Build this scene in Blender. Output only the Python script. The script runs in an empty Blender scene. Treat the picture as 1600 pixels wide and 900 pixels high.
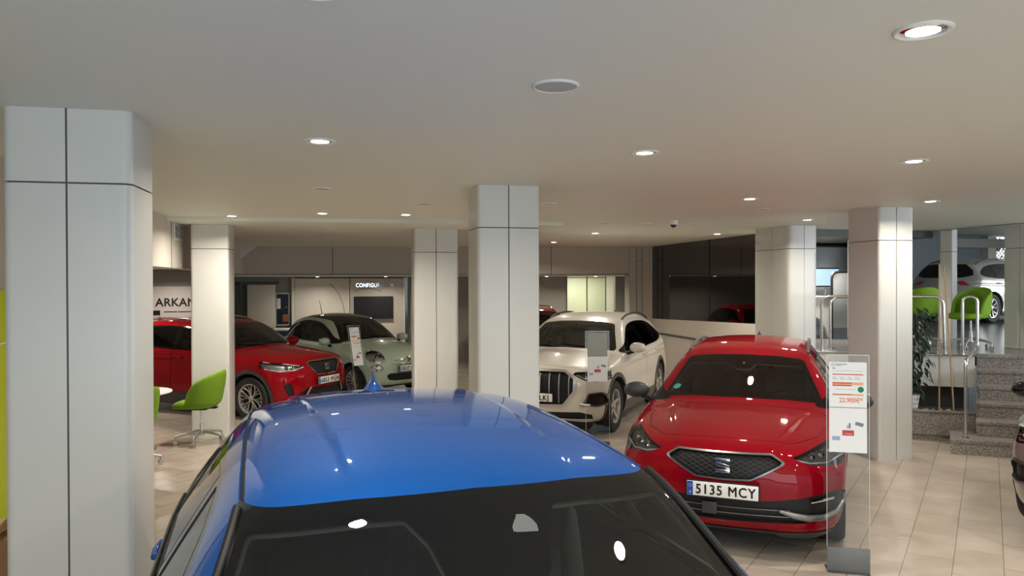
import bpy, bmesh, math, random
import numpy as np
from mathutils import Vector, Matrix
C = bpy.context.scene
COL = C.collection
PI = math.pi
S = 1.05
random.seed(7)

# ------------------------------------------------------------------ camera, world, daylight, exposure
CAM_H = 2.1
F_PX = 1160.0
cam_d = bpy.data.cameras.new('camera')
cam = bpy.data.objects.new('camera', cam_d)
COL.objects.link(cam)
C.camera = cam
cam_d.sensor_width = 36.0
cam_d.lens = F_PX / 1600.0 * 36.0
cam_d.clip_start = 0.05
cam_d.clip_end = 100
_yaw, _pitch, _roll = math.radians(12.26), math.atan(8.5 / F_PX), 0.003
_F = Vector((math.sin(_yaw) * math.cos(_pitch), math.cos(_yaw) * math.cos(_pitch), -math.sin(_pitch)))
_R = Vector((math.cos(_yaw), -math.sin(_yaw), 0))
_U = _R.cross(_F)
_R2 = _R * math.cos(_roll) - _U * math.sin(_roll)
_U2 = _R * math.sin(_roll) + _U * math.cos(_roll)
cam.matrix_world = Matrix(((_R2.x, _U2.x, -_F.x, 0), (_R2.y, _U2.y, -_F.y, 0), (_R2.z, _U2.z, -_F.z, CAM_H), (0, 0, 0, 1)))

world = bpy.data.worlds.new('world')
C.world = world
world.use_nodes = True
world.node_tree.nodes['Background'].inputs[0].default_value = (0.75, 0.87, 1.0, 1)
world.node_tree.nodes['Background'].inputs[1].default_value = 1.0
C.view_settings.view_transform = 'Standard'
C.view_settings.look = 'None'
C.view_settings.exposure = 0.0
C.view_settings.gamma = 1.0
C.view_settings.use_curve_mapping = False
C.cycles.max_bounces = 10
C.cycles.diffuse_bounces = 4
C.cycles.glossy_bounces = 5
C.cycles.transparent_max_bounces = 24
C.cycles.transmission_bounces = 8
C.cycles.sample_clamp_indirect = 4.0
C.cycles.use_denoising = True
C.cycles.caustics_reflective = False
C.cycles.caustics_refractive = False
C.cycles.blur_glossy = 0.5

def area(name, loc, direction, sx, sy, power, col):
    l = bpy.data.lights.new(name, 'AREA')
    l.shape = 'RECTANGLE'; l.size = sx; l.size_y = sy; l.energy = power; l.color = col
    o = bpy.data.objects.new(name, l); COL.objects.link(o)
    o.location = loc
    o.rotation_euler = Vector(direction).to_track_quat('-Z', 'Y').to_euler()
    return o
DAY = (0.80, 0.93, 1.0)
DAYLIGHTS = [
    ('daylight_shop_front', (0.6, -3.35, 1.5), (0, 1, 0.0), 7.0, 2.4, 190, DAY),
    ('added_upper_fill', (23.5, 13.5, 2.6), (-1, 0.15, -0.05), 7.0, 1.7, 420, (0.88, 0.95, 1.0)),  # fill light added for the far upper room; no windows in this wall
    ('daylight_upper_room', (13.0, 4.2, 2.6), (0, 1, -0.1), 5.0, 1.8, 420, (0.85, 0.93, 1.0)),
]
for a in DAYLIGHTS: area(*a)
LAMP_POWER = 24
LAMP_COL = (1.0, 0.91, 0.78)

# ------------------------------------------------------------------ materials
def mat(name, col, rough=0.5, metal=0.0, coat=0.0, spec=0.5, emit=None, es=0.0, bump=None, coat_r=0.03):
    m = bpy.data.materials.new(name); m.use_nodes = True
    nt = m.node_tree; b = nt.nodes['Principled BSDF']
    b.inputs['Base Color'].default_value = (*col, 1)
    b.inputs['Roughness'].default_value = rough
    b.inputs['Metallic'].default_value = metal
    b.inputs['Coat Weight'].default_value = coat
    b.inputs['Coat Roughness'].default_value = coat_r
    b.inputs['Specular IOR Level'].default_value = spec
    if emit:
        b.inputs['Emission Color'].default_value = (*emit, 1); b.inputs['Emission Strength'].default_value = es
    if bump:
        sc, st = bump
        t = nt.nodes.new('ShaderNodeTexNoise'); t.inputs['Scale'].default_value = sc; t.inputs['Detail'].default_value = 3
        tc = nt.nodes.new('ShaderNodeTexCoord'); nt.links.new(tc.outputs['Object'], t.inputs['Vector'])
        bp = nt.nodes.new('ShaderNodeBump'); bp.inputs['Strength'].default_value = st; bp.inputs['Distance'].default_value = 0.01
        nt.links.new(t.outputs['Fac'], bp.inputs['Height']); nt.links.new(bp.outputs['Normal'], b.inputs['Normal'])
    return m
def lin(r, g, b):
    f = lambda c: (c / 255 / 12.92) if c / 255 <= 0.04045 else ((c / 255 + 0.055) / 1.055) ** 2.4
    return (f(r), f(g), f(b))
def vary(m, sc, amount, detail=4):
    """mottle a material's own colour a little with noise"""
    nt = m.node_tree; b = nt.nodes['Principled BSDF']
    c = b.inputs['Base Color'].default_value[:]
    t = nt.nodes.new('ShaderNodeTexNoise'); t.inputs['Scale'].default_value = sc; t.inputs['Detail'].default_value = detail
    tc = nt.nodes.new('ShaderNodeTexCoord'); nt.links.new(tc.outputs['Object'], t.inputs['Vector'])
    r = nt.nodes.new('ShaderNodeValToRGB')
    r.color_ramp.elements[0].position = 0.3; r.color_ramp.elements[1].position = 0.7
    r.color_ramp.elements[0].color = (c[0] * (1 - amount), c[1] * (1 - amount), c[2] * (1 - amount), 1)
    r.color_ramp.elements[1].color = (min(1, c[0] * (1 + amount)), min(1, c[1] * (1 + amount)), min(1, c[2] * (1 + amount)), 1)
    nt.links.new(t.outputs['Fac'], r.inputs[0]); nt.links.new(r.outputs[0], b.inputs['Base Color'])
    return m
def glass_mat(name, tint, gloss=1.0, ior=1.5, rough=0.0):
    m = bpy.data.materials.new(name); m.use_nodes = True
    nt = m.node_tree; nt.nodes.clear()
    out = nt.nodes.new('ShaderNodeOutputMaterial'); mx = nt.nodes.new('ShaderNodeMixShader')
    tr = nt.nodes.new('ShaderNodeBsdfTransparent'); gl = nt.nodes.new('ShaderNodeBsdfGlossy'); fr = nt.nodes.new('ShaderNodeFresnel')
    tr.inputs[0].default_value = (*tint, 1); gl.inputs[0].default_value = (gloss, gloss, gloss, 1); gl.inputs['Roughness'].default_value = rough
    fr.inputs[0].default_value = ior
    nt.links.new(fr.outputs[0], mx.inputs[0]); nt.links.new(tr.outputs[0], mx.inputs[1]); nt.links.new(gl.outputs[0], mx.inputs[2])
    nt.links.new(mx.outputs[0], out.inputs[0])
    return m
def granite(name):
    m = mat(name, (0.3, 0.25, 0.21), 0.35)
    nt = m.node_tree; b = nt.nodes['Principled BSDF']
    tc = nt.nodes.new('ShaderNodeTexCoord')
    v = nt.nodes.new('ShaderNodeTexVoronoi'); v.inputs['Scale'].default_value = 150
    n = nt.nodes.new('ShaderNodeTexNoise'); n.inputs['Scale'].default_value = 110; n.inputs['Detail'].default_value = 5
    mx = nt.nodes.new('ShaderNodeMix'); mx.data_type = 'FLOAT'; mx.inputs[0].default_value = 0.5
    r = nt.nodes.new('ShaderNodeValToRGB')
    e = r.color_ramp.elements
    e[0].position = 0.25; e[0].color = (0.06, 0.05, 0.045, 1); e[1].position = 0.78; e[1].color = (0.50, 0.46, 0.42, 1)
    k = e.new(0.45); k.color = (0.20, 0.175, 0.155, 1); k = e.new(0.58); k.color = (0.30, 0.265, 0.235, 1)
    sp = nt.nodes.new('ShaderNodeSeparateColor')
    nt.links.new(tc.outputs['Object'], v.inputs['Vector']); nt.links.new(tc.outputs['Object'], n.inputs['Vector'])
    nt.links.new(v.outputs['Color'], sp.inputs[0])
    nt.links.new(sp.outputs[0], mx.inputs[2]); nt.links.new(n.outputs['Fac'], mx.inputs[3])
    nt.links.new(mx.outputs[0], r.inputs[0]); nt.links.new(r.outputs[0], b.inputs['Base Color'])
    return m
def floor_mat(name, w, h, c1, c2, mortar, rot, rough=0.22, off=(0, 0)):
    m = mat(name, c1, rough)
    nt = m.node_tree; b = nt.nodes['Principled BSDF']
    tc = nt.nodes.new('ShaderNodeTexCoord'); mp = nt.nodes.new('ShaderNodeMapping')
    mp.inputs['Rotation'].default_value = (0, 0, rot); mp.inputs['Location'].default_value = (off[0], off[1], 0)
    br = nt.nodes.new('ShaderNodeTexBrick')
    br.inputs['Scale'].default_value = 1; br.inputs['Brick Width'].default_value = w; br.inputs['Row Height'].default_value = h
    br.inputs['Mortar Size'].default_value = 0.0022; br.inputs['Mortar Smooth'].default_value = 0.2; br.inputs['Bias'].default_value = 0
    br.inputs['Color1'].default_value = (*c1, 1); br.inputs['Color2'].default_value = (*c2, 1); br.inputs['Mortar'].default_value = (*mortar, 1)
    br.offset = 0.5
    n = nt.nodes.new('ShaderNodeTexNoise'); n.inputs['Scale'].default_value = 2.3; n.inputs['Detail'].default_value = 6
    mx = nt.nodes.new('ShaderNodeMix'); mx.data_type = 'RGBA'; mx.blend_type = 'MULTIPLY'; mx.inputs[0].default_value = 1
    r = nt.nodes.new('ShaderNodeValToRGB'); r.color_ramp.elements[0].color = (0.84, 0.82, 0.80, 1); r.color_ramp.elements[1].color = (1.06, 1.05, 1.04, 1)
    r.color_ramp.elements[0].position = 0.3; r.color_ramp.elements[1].position = 0.7
    nt.links.new(tc.outputs['Object'], mp.inputs[0]); nt.links.new(mp.outputs[0], br.inputs['Vector'])
    nt.links.new(tc.outputs['Object'], n.inputs['Vector']); nt.links.new(n.outputs['Fac'], r.inputs[0])
    nt.links.new(br.outputs['Color'], mx.inputs[6]); nt.links.new(r.outputs[0], mx.inputs[7]); nt.links.new(mx.outputs[2], b.inputs['Base Color'])
    return m
def mesh_mat(name, scale, light, dark, thick=0.12, squash=(1, 1, 1)):
    """black grille mesh: thin lighter diamond wires"""
    m = mat(name, dark, 0.35)
    nt = m.node_tree; b = nt.nodes['Principled BSDF']
    tc = nt.nodes.new('ShaderNodeTexCoord'); mp = nt.nodes.new('ShaderNodeMapping'); mp.inputs['Scale'].default_value = squash
    v = nt.nodes.new('ShaderNodeTexVoronoi'); v.feature = 'DISTANCE_TO_EDGE'; v.inputs['Scale'].default_value = scale; v.inputs['Randomness'].default_value = 0.0
    r = nt.nodes.new('ShaderNodeValToRGB'); r.color_ramp.elements[0].color = (*light, 1); r.color_ramp.elements[1].color = (*dark, 1)
    r.color_ramp.elements[0].position = thick * 0.6; r.color_ramp.elements[1].position = thick
    nt.links.new(tc.outputs['Object'], mp.inputs[0]); nt.links.new(mp.outputs[0], v.inputs['Vector'])
    nt.links.new(v.outputs['Distance'], r.inputs[0]); nt.links.new(r.outputs[0], b.inputs['Base Color'])
    return m

M = {}
M['ceiling'] = mat('ceiling_paint', (0.72, 0.73, 0.66), 0.55, bump=(3, 0.03))
M['wall'] = vary(mat('wall_paint', (0.60, 0.56, 0.50), 0.5), 1.5, 0.03)
M['panel'] = vary(mat('enamelled_panel', (0.62, 0.62, 0.59), 0.32, spec=0.4), 2.0, 0.02)
M['beige'] = mat('beige_wall', (0.48, 0.43, 0.36), 0.45)
M['greywall'] = mat('grey_green_wall', (0.30, 0.30, 0.26), 0.6)
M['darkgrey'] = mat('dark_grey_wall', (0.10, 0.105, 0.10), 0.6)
M['groove'] = mat('joint_shadow_gap', (0.10, 0.095, 0.085), 0.7)
M['black'] = mat('black_plastic', (0.010, 0.010, 0.011), 0.5, spec=0.3)
M['blackgloss'] = mat('black_gloss', (0.004, 0.004, 0.005), 0.05, spec=0.5)
M['dark'] = mat('dark_interior', (0.035, 0.038, 0.038), 0.7)
M['dark2'] = mat('dark_fabric', (0.06, 0.065, 0.065), 0.85, bump=(160, 0.3))
M['headliner'] = mat('headliner_fabric', (0.17, 0.18, 0.175), 0.9)
M['cladding'] = mat('grey_cladding', (0.035, 0.035, 0.036), 0.5)
M['q_cladding'] = mat('anthracite_cladding', (0.06, 0.058, 0.056), 0.45)
M['rubber'] = mat('tyre_rubber', (0.012, 0.012, 0.012), 0.7, bump=(120, 0.2))
M['chrome'] = mat('chrome', (0.86, 0.86, 0.86), 0.08, 1.0)
M['steel'] = mat('brushed_steel', (0.62, 0.60, 0.57), 0.22, 1.0)
M['satin'] = mat('satin_aluminium', (0.55, 0.55, 0.54), 0.32, 0.9)
M['silver'] = mat('silver_plastic', (0.30, 0.30, 0.30), 0.3, 0.8)
M['grey_sat'] = mat('satin_grey_trim', (0.20, 0.20, 0.20), 0.3, 0.7)
M['alloy'] = mat('alloy_silver', (0.60, 0.59, 0.57), 0.28, 0.8)
M['alloy_dark'] = mat('alloy_anthracite', (0.05, 0.05, 0.05), 0.35, 0.3)
M['white_pl'] = mat('white_plastic', (0.75, 0.74, 0.72), 0.3)
M['plate_white'] = mat('plate_white', (0.80, 0.80, 0.78), 0.3)
M['plate_blue'] = mat('plate_blue', lin(20, 70, 170), 0.35)
M['ink'] = mat('black_ink', (0.008, 0.008, 0.008), 0.4)
M['glass'] = glass_mat('windscreen_glass', (0.76, 0.82, 0.79), ior=1.62)
M['frit'] = glass_mat('ceramic_border_glass', (0.003, 0.003, 0.003), ior=1.62)
M['glass_side'] = glass_mat('side_glass', (0.60, 0.66, 0.63))
M['glass_tint'] = glass_mat('privacy_glass', (0.05, 0.06, 0.06))
M['lens'] = glass_mat('lamp_lens', (0.93, 0.93, 0.93))
M['acrylic'] = glass_mat('acrylic_sheet', (0.93, 0.94, 0.93), gloss=0.8, ior=1.30)
M['acrylic_edge'] = mat('acrylic_edge', (0.60, 0.64, 0.62), 0.15, spec=0.8)
M['part_glass'] = glass_mat('partition_glass', (0.90, 0.94, 0.86))
M['dark_glass'] = glass_mat('dark_window_glass', (0.22, 0.25, 0.24), gloss=0.17, ior=1.30)
M['blue'] = mat('blue_metallic_paint', (0.000, 0.060, 0.27), 0.45, 0.15, coat=1.0, spec=0.0)
M['red'] = mat('red_metallic_paint', (0.22, 0.002, 0.008), 0.5, 0.1, coat=0.8, spec=0.0)
M['red2'] = mat('bright_red_paint', (0.24, 0.002, 0.006), 0.5, 0.1, coat=0.8, spec=0.0)
for k_, i_ in (('blue', 1.52), ('red', 1.36), ('red2', 1.36)): M[k_].node_tree.nodes['Principled BSDF'].inputs['Coat IOR'].default_value = i_
M['mint'] = mat('mint_green_paint', (0.42, 0.53, 0.41), 0.35, 0.0, coat=1.0)
M['white'] = mat('white_car_paint', (0.66, 0.63, 0.56), 0.35, 0.0, coat=1.0)
M['greige'] = mat('greige_metallic_paint', (0.28, 0.265, 0.24), 0.3, 0.5, coat=1.0)
M['silverpaint'] = mat('champagne_silver_paint', (0.42, 0.40, 0.36), 0.3, 0.5, coat=1.0)
M['taillight'] = mat('tail_lamp_red', (0.35, 0.004, 0.008), 0.12, coat=1.0)
M['green'] = mat('lime_fabric', lin(108, 146, 14), 0.75, bump=(220, 0.25))
M['yellow_green'] = mat('yellow_green_panel', lin(190, 200, 20), 0.5)
M['granite'] = granite('speckled_granite')
M['paper'] = mat('white_paper', (0.78, 0.80, 0.82), 0.5)
M['orange_ink'] = mat('orange_print', lin(222, 120, 70), 0.6)
M['red_ink'] = mat('red_print', lin(190, 60, 50), 0.6)
M['peach_ink'] = mat('peach_print', lin(232, 170, 130), 0.6)
M['green_ink'] = mat('green_print', lin(30, 120, 80), 0.6)
M['grey_ink'] = mat('grey_print', lin(120, 125, 130), 0.6)
M['lblue_ink'] = mat('light_blue_print', lin(150, 170, 200), 0.6)
M['floor'] = floor_mat('cream_floor_tiles', 0.60, 0.3165, (0.49, 0.43, 0.37), (0.44, 0.385, 0.33), (0.10, 0.075, 0.055), math.radians(-45), off=(0.12, 0.093))
M['upfloor'] = floor_mat('grey_upper_floor_tiles', 0.6, 0.6, (0.20, 0.20, 0.20), (0.18, 0.18, 0.18), (0.12, 0.12, 0.12), 0.0)

# ------------------------------------------------------------------ mesh helpers
class MB:
    def __init__(self): self.bm = bmesh.new()
    def box(self, c, s, rot=None, bev=0.0, seg=2):
        b2 = bmesh.new(); bmesh.ops.create_cube(b2, size=1)
        bmesh.ops.scale(b2, vec=s, verts=b2.verts)
        if bev > 0: bmesh.ops.bevel(b2, geom=list(b2.edges), offset=min(bev, min(s) * 0.49), segments=seg, profile=0.5, affect='EDGES')
        if rot is not None: bmesh.ops.transform(b2, matrix=rot.to_4x4(), verts=b2.verts)
        bmesh.ops.translate(b2, vec=c, verts=b2.verts)
        self._merge(b2); return self
    def _merge(self, b2):
        me = bpy.data.meshes.new('tmp'); b2.to_mesh(me); b2.free(); self.bm.from_mesh(me); bpy.data.meshes.remove(me)
    def box2(self, a, b, bev=0.0):
        return self.box([(a[i] + b[i]) / 2 for i in range(3)], [abs(b[i] - a[i]) for i in range(3)], bev=bev)
    def lathe(self, prof, n=32, mtx=None, cap=True):
        b2 = bmesh.new(); rings = []
        for r, z in prof:
            rings.append([b2.verts.new((r * math.cos(2 * PI * i / n), r * math.sin(2 * PI * i / n), z)) for i in range(n)] if r > 1e-6 else [b2.verts.new((0, 0, z))])
        for A, B in zip(rings, rings[1:]):
            for i in range(n):
                j = (i + 1) % n
                if len(A) == 1 and len(B) == 1: continue
                if len(A) == 1: b2.faces.new((A[0], B[i], B[j]))
                elif len(B) == 1: b2.faces.new((A[i], A[j], B[0]))
                else: b2.faces.new((A[i], A[j], B[j], B[i]))
        if cap:
            for R_ in (rings[0], rings[-1]):
                if len(R_) > 1: b2.faces.new(R_)
        bmesh.ops.recalc_face_normals(b2, faces=b2.faces)
        if mtx is not None: bmesh.ops.transform(b2, matrix=mtx, verts=b2.verts)
        self._merge(b2); return self
    def cyl(self, a, b, r, r2=None, n=20):
        a, b = Vector(a), Vector(b); d = b - a
        q = d.to_track_quat('Z', 'Y').to_matrix().to_4x4()
        return self.lathe([(r, 0), (r2 if r2 is not None else r, d.length)], n, Matrix.Translation(a) @ q)
    def tube(self, pts, r, n=10, closed=False):
        pts = [Vector(p) for p in pts]; N = len(pts); b2 = bmesh.new(); rings = []
        up = None
        for i, p in enumerate(pts):
            if closed: t = (pts[(i + 1) % N] - pts[i - 1]).normalized()
            else: t = (pts[min(i + 1, N - 1)] - pts[max(i - 1, 0)]).normalized()
            if up is None:
                up = Vector((0, 0, 1)) if abs(t.z) < 0.9 else Vector((1, 0, 0))
            u = (up - t * up.dot(t)).normalized(); v = t.cross(u); up = u
            rr = r[i] if isinstance(r, (list, tuple)) else r
            rings.append([b2.verts.new(p + (u * math.cos(2 * PI * k / n) + v * math.sin(2 * PI * k / n)) * rr) for k in range(n)])
        for i in range(N - (0 if closed else 1)):
            A, B = rings[i], rings[(i + 1) % N]
            for k in range(n): b2.faces.new((A[k], A[(k + 1) % n], B[(k + 1) % n], B[k]))
        if not closed:
            b2.faces.new(rings[0][::-1]); b2.faces.new(rings[-1])
        bmesh.ops.recalc_face_normals(b2, faces=b2.faces)
        self._merge(b2); return self
    def prism(self, poly, depth, mtx=None, bev=0.0):
        """polygon in xy extruded 0..depth along z"""
        b2 = bmesh.new(); vs = [b2.verts.new((p[0], p[1], 0)) for p in poly]
        f = b2.faces.new(vs)
        r = bmesh.ops.extrude_face_region(b2, geom=[f])
        bmesh.ops.translate(b2, vec=(0, 0, depth), verts=[v for v in r['geom'] if isinstance(v, bmesh.types.BMVert)])
        bmesh.ops.recalc_face_normals(b2, faces=b2.faces)
        if bev > 0: bmesh.ops.bevel(b2, geom=list(b2.edges), offset=bev, segments=2, profile=0.5, affect='EDGES')
        if mtx is not None: bmesh.ops.transform(b2, matrix=mtx, verts=b2.verts)
        self._merge(b2); return self
    def ball(self, c, s, seg=20, rot=None):
        b2 = bmesh.new(); bmesh.ops.create_uvsphere(b2, u_segments=seg, v_segments=seg // 2, radius=1)
        m = Matrix.Translation(c) @ (rot.to_4x4() if rot is not None else Matrix.Identity(4)) @ Matrix.Diagonal((*s, 1))
        bmesh.ops.transform(b2, matrix=m, verts=b2.verts); self._merge(b2); return self
    def build(self, name, m, parent=None, smooth=True, ang=35):
        me = bpy.data.meshes.new(name); self.bm.to_mesh(me); self.bm.free()
        return link(name, me, m, parent, smooth, ang)
def link(name, me, m, parent=None, smooth=True, ang=35):
    if m is not None: me.materials.append(m)
    if smooth:
        me.shade_smooth()
        if ang: me.set_sharp_from_angle(angle=math.radians(ang))
    o = bpy.data.objects.new(name, me); COL.objects.link(o)
    if parent is not None: o.parent = parent
    return o
def tag(o, label=None, cat=None, group=None, kind=None):
    if label: o['label'] = label
    if cat: o['category'] = cat
    if group: o['group'] = group
    if kind: o['kind'] = kind
    return o
def thing(name, label, cat, loc=(0, 0, 0), rz=0, group=None):
    o = bpy.data.objects.new(name, None); COL.objects.link(o); o.empty_display_size = 0.2
    o.location = loc; o.rotation_euler = (0, 0, rz)
    return tag(o, label, cat, group)
def struct(name, mb, m, ang=35):
    o = mb.build(name, m, None, True, ang); o['kind'] = 'structure'; return o
def copy_tree(o, parent=None):
    c = o.copy(); COL.objects.link(c)
    if parent is not None: c.parent = parent
    for ch in list(o.children): copy_tree(ch, c)
    return c
FONT = None
def text_mb(s, h, depth=0.002, weight=0.0, width=1.0, gap=1.0):
    """text as a mesh centred on the origin, cap height h, in the xy plane, extruded"""
    cu = bpy.data.curves.new('t', 'FONT'); cu.body = s; cu.size = h / 0.70; cu.extrude = depth / 2; cu.offset = weight
    cu.align_x = 'CENTER'; cu.space_character = gap; cu.resolution_u = 4
    o = bpy.data.objects.new('t', cu); COL.objects.link(o)
    bpy.context.view_layer.update()
    me = bpy.data.meshes.new_from_object(o.evaluated_get(bpy.context.evaluated_depsgraph_get()))
    bpy.data.objects.remove(o); bpy.data.curves.remove(cu)
    mb = MB(); mb.bm.from_mesh(me); bpy.data.meshes.remove(me)
    bmesh.ops.translate(mb.bm, vec=(0, -h / 2, 0), verts=mb.bm.verts)
    bmesh.ops.scale(mb.bm, vec=(width, 1, 1), verts=mb.bm.verts)
    return mb
def xf(mb, mtx):
    bmesh.ops.transform(mb.bm, matrix=mtx, verts=mb.bm.verts); return mb
def rot_to(normal, up=(0, 0, 1)):
    """matrix whose z is normal, y is up"""
    n = Vector(normal).normalized(); u = Vector(up); u = (u - n * u.dot(n)).normalized(); r = u.cross(n)
    return Matrix(((r.x, u.x, n.x), (r.y, u.y, n.y), (r.z, u.z, n.z)))
# ------------------------------------------------------------------ car bodies: a smooth implicit skin cut into panels
def catmull(pts, n=8, closed=False):
    P = np.array(pts, float); N = len(P); out = []
    rng = range(N) if closed else range(N - 1)
    for i in rng:
        if closed: a, b, c, d = P[i - 1], P[i], P[(i + 1) % N], P[(i + 2) % N]
        else: a, b, c, d = P[max(i - 1, 0)], P[i], P[i + 1], P[min(i + 2, N - 1)]
        for k in range(n):
            t = k / n
            out.append(0.5 * ((2 * b) + (c - a) * t + (2 * a - 5 * b + 4 * c - d) * t * t + (3 * b - a - 3 * c + d) * t ** 3))
    if not closed: out.append(P[-1])
    return np.array(out)
def poly_sdf(Q, poly):
    """signed distance (negative inside) of points Q (n,2) to a closed polygon"""
    A = np.array(poly, float); B = np.roll(A, -1, 0)
    d2 = np.full(len(Q), 1e18); inside = np.zeros(len(Q), bool)
    for a, b in zip(A, B):
        e = b - a; w = Q - a
        t = np.clip((w @ e) / max(e @ e, 1e-12), 0, 1)
        r = w - t[:, None] * e
        d2 = np.minimum(d2, (r ** 2).sum(1))
        c = (a[1] > Q[:, 1]) != (b[1] > Q[:, 1])
        with np.errstate(divide='ignore', invalid='ignore'):
            xi = (b[0] - a[0]) * (Q[:, 1] - a[1]) / (b[1] - a[1]) + a[0]
        inside ^= c & (Q[:, 0] < xi)
    d = np.sqrt(d2)
    return np.where(inside, -d, d)
def sm(x, a, b):
    t = np.clip((x - a) / (b - a), 0, 1); return t * t * (3 - 2 * t)
def smax(a, b, k):
    h = np.maximum(k - np.abs(a - b), 0) / k
    return np.maximum(a, b) + h * h * h * k / 6
class Skin:
    def __init__(s, sil, hw, zb, tg=0.55, zbot=0.2, cf=0.33, cr=0.2, crown=0.13, k=0.16, kn=0.34, kr=0.25, nose=2.2, tail=-2.2, extra=None, extraW=None, taper=(0.05, 0.06), gt=(0.05, 0.05), shoulder=0.012, tuck=0.05, gcurve=0.10):
        s.__dict__.update(locals())
        top = catmull(sil, 8)
        poly = np.vstack([top, [[top[-1][0], zbot], [top[0][0], zbot]]])
        s.x0, s.z0, s.h = -2.95, -0.35, 0.015
        nx, nz = int(5.9 / s.h), int(2.5 / s.h)
        gx = s.x0 + s.h * np.arange(nx); gz = s.z0 + s.h * np.arange(nz)
        X, Z = np.meshgrid(gx, gz, indexing='ij')
        T = poly_sdf(np.stack([X.ravel(), Z.ravel()], 1), poly).reshape(nx, nz)
        ker = np.exp(-0.5 * (np.arange(-4, 5) / 1.5) ** 2); ker /= ker.sum()
        for ax in (0, 1):
            Tp = np.pad(T, [(4, 4) if i == ax else (0, 0) for i in (0, 1)], 'edge')
            T = sum(ker[i] * (Tp[i:i + T.shape[0], :] if ax == 0 else Tp[:, i:i + T.shape[1]]) for i in range(9))
        s.T = T
    def S(s, x, z):
        u = np.clip((x - s.x0) / s.h, 1.001, s.T.shape[0] - 3.001); v = np.clip((z - s.z0) / s.h, 1.001, s.T.shape[1] - 3.001)
        i = u.astype(int); j = v.astype(int); a = u - i; b = v - j
        def w(t): return (((-t + 2) * t - 1) * t / 2, ((3 * t - 5) * t * t + 2) / 2, ((-3 * t + 4) * t + 1) * t / 2, (t - 1) * t * t / 2)
        wa, wb = w(a), w(b); r = 0
        for p in range(4):
            q = 0
            for m_ in range(4): q = q + wb[m_] * s.T[i + p - 1, j + m_ - 1]
            r = r + wa[p] * q
        return r
    def W(s, x, z):
        zb = s.zb(x)
        w = s.hw - s.taper[0] * sm(x, 0.9, s.nose) - s.taper[1] * sm(-x, 0.9, -s.tail)
        w = w - s.tuck * (np.clip((0.62 - z) / 0.4, 0, 2) ** 2) - 0.03 * (np.clip((z - 0.62) / 0.4, 0, 1) ** 2)
        d = z - zb; sp = 0.5 * (d + np.sqrt(d * d + 0.0006))
        w = w - s.tg * sp - s.gcurve * sp * sp - sp * (s.gt[0] * sm(x, 0.2, 1.2) + s.gt[1] * sm(-x, 0.6, 2.0)) * 3
        w = w + s.shoulder * np.exp(-((z - zb + 0.06) / 0.035) ** 2)
        if s.extraW: w = w + s.extraW(x, z)
        return w
    def f(s, P):
        x, y, z = P[:, 0], P[:, 1], P[:, 2]; ay = np.abs(y); y2 = ay * ay
        xs = x + s.cf * y2 * sm(x, -0.3, 0.9) - s.cr * y2 * sm(-x, 0.3, 1.4)
        zs = z + s.crown * y2
        if s.extra: zs = zs + s.extra(x, ay, z)
        k = s.k + s.kn * sm(x, s.nose - 0.75, s.nose - 0.15) * sm(-z, -1.0, -0.75) + s.kr * sm(-x, -s.tail - 0.6, -s.tail - 0.1)
        return smax(ay - s.W(x, z), s.S(xs, zs), k)
    def grad(s, P, e=0.004):
        g = np.zeros_like(P)
        for a in range(3):
            d = np.zeros(3); d[a] = e
            g[:, a] = (s.f(P + d) - s.f(P - d)) / (2 * e)
        return g
    def solve(s, axis, P, lo=0.0, hi=2.6, it=36):
        """outermost surface point along +axis from inside (lo) to outside (hi)"""
        P = np.atleast_2d(np.array(P, float)).copy(); L = np.full(len(P), lo, float); H = np.full(len(P), hi, float)
        for _ in range(it):
            m = (L + H) / 2; P[:, axis] = m; v = s.f(P)
            L = np.where(v < 0, m, L); H = np.where(v < 0, H, m)
        P[:, axis] = (L + H) / 2
        return P
    def front(s, y, z, out=0.0):
        p = s.solve(0, [0, y, z], 0.2, 2.7)[0]; return Vector(p) + s.nrm(p) * out
    def rear(s, y, z, out=0.0):
        p = s.solve(0, [0, y, z], -0.2, -2.8)[0]; return Vector(p) + s.nrm(p) * out
    def side(s, x, z, sgn=1, out=0.0):
        p = s.solve(1, [x, 0, z], 0.0, sgn * 1.3)[0]; return Vector(p) + s.nrm(p) * out
    def top(s, x, y, out=0.0):
        p = s.solve(2, [x, y, 0], 0.6, 2.1)[0]; return Vector(p) + s.nrm(p) * out
    def nrm(s, p):
        g = s.grad(np.array([p], float))[0]; return Vector(g / np.linalg.norm(g))
    def mesh(s, c=0.022, zmax=1.8):
        x = np.arange(s.tail - 0.12, s.nose + 0.14, c); y = np.arange(-s.hw - 0.14, s.hw + 0.14 + c, c); y -= (y[0] + y[-1]) / 2
        z = np.arange(s.zbot - 0.08, zmax, c)
        nx, ny, nz = len(x), len(y), len(z)
        X, Y, Z = np.meshgrid(x, y, z, indexing='ij')
        Fv = s.f(np.stack([X.ravel(), Y.ravel(), Z.ravel()], 1)).reshape(nx, ny, nz)
        neg = Fv < 0
        acc = np.zeros((nx - 1, ny - 1, nz - 1, 3)); cnt = np.zeros((nx - 1, ny - 1, nz - 1))
        cor = [(i, j, k) for i in (0, 1) for j in (0, 1) for k in (0, 1)]
        sl = lambda o: (slice(o[0], nx - 1 + o[0]), slice(o[1], ny - 1 + o[1]), slice(o[2], nz - 1 + o[2]))
        for a in cor:
            for ax in range(3):
                if a[ax] == 1: continue
                b = list(a); b[ax] = 1
                fa, fb = Fv[sl(a)], Fv[sl(b)]
                m = (fa < 0) != (fb < 0)
                t = np.where(m, fa / np.where(m, fa - fb, 1), 0)
                for q in range(3):
                    v = a[q] + (t if q == ax else 0)
                    acc[..., q] += np.where(m, v, 0)
                cnt += m
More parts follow.
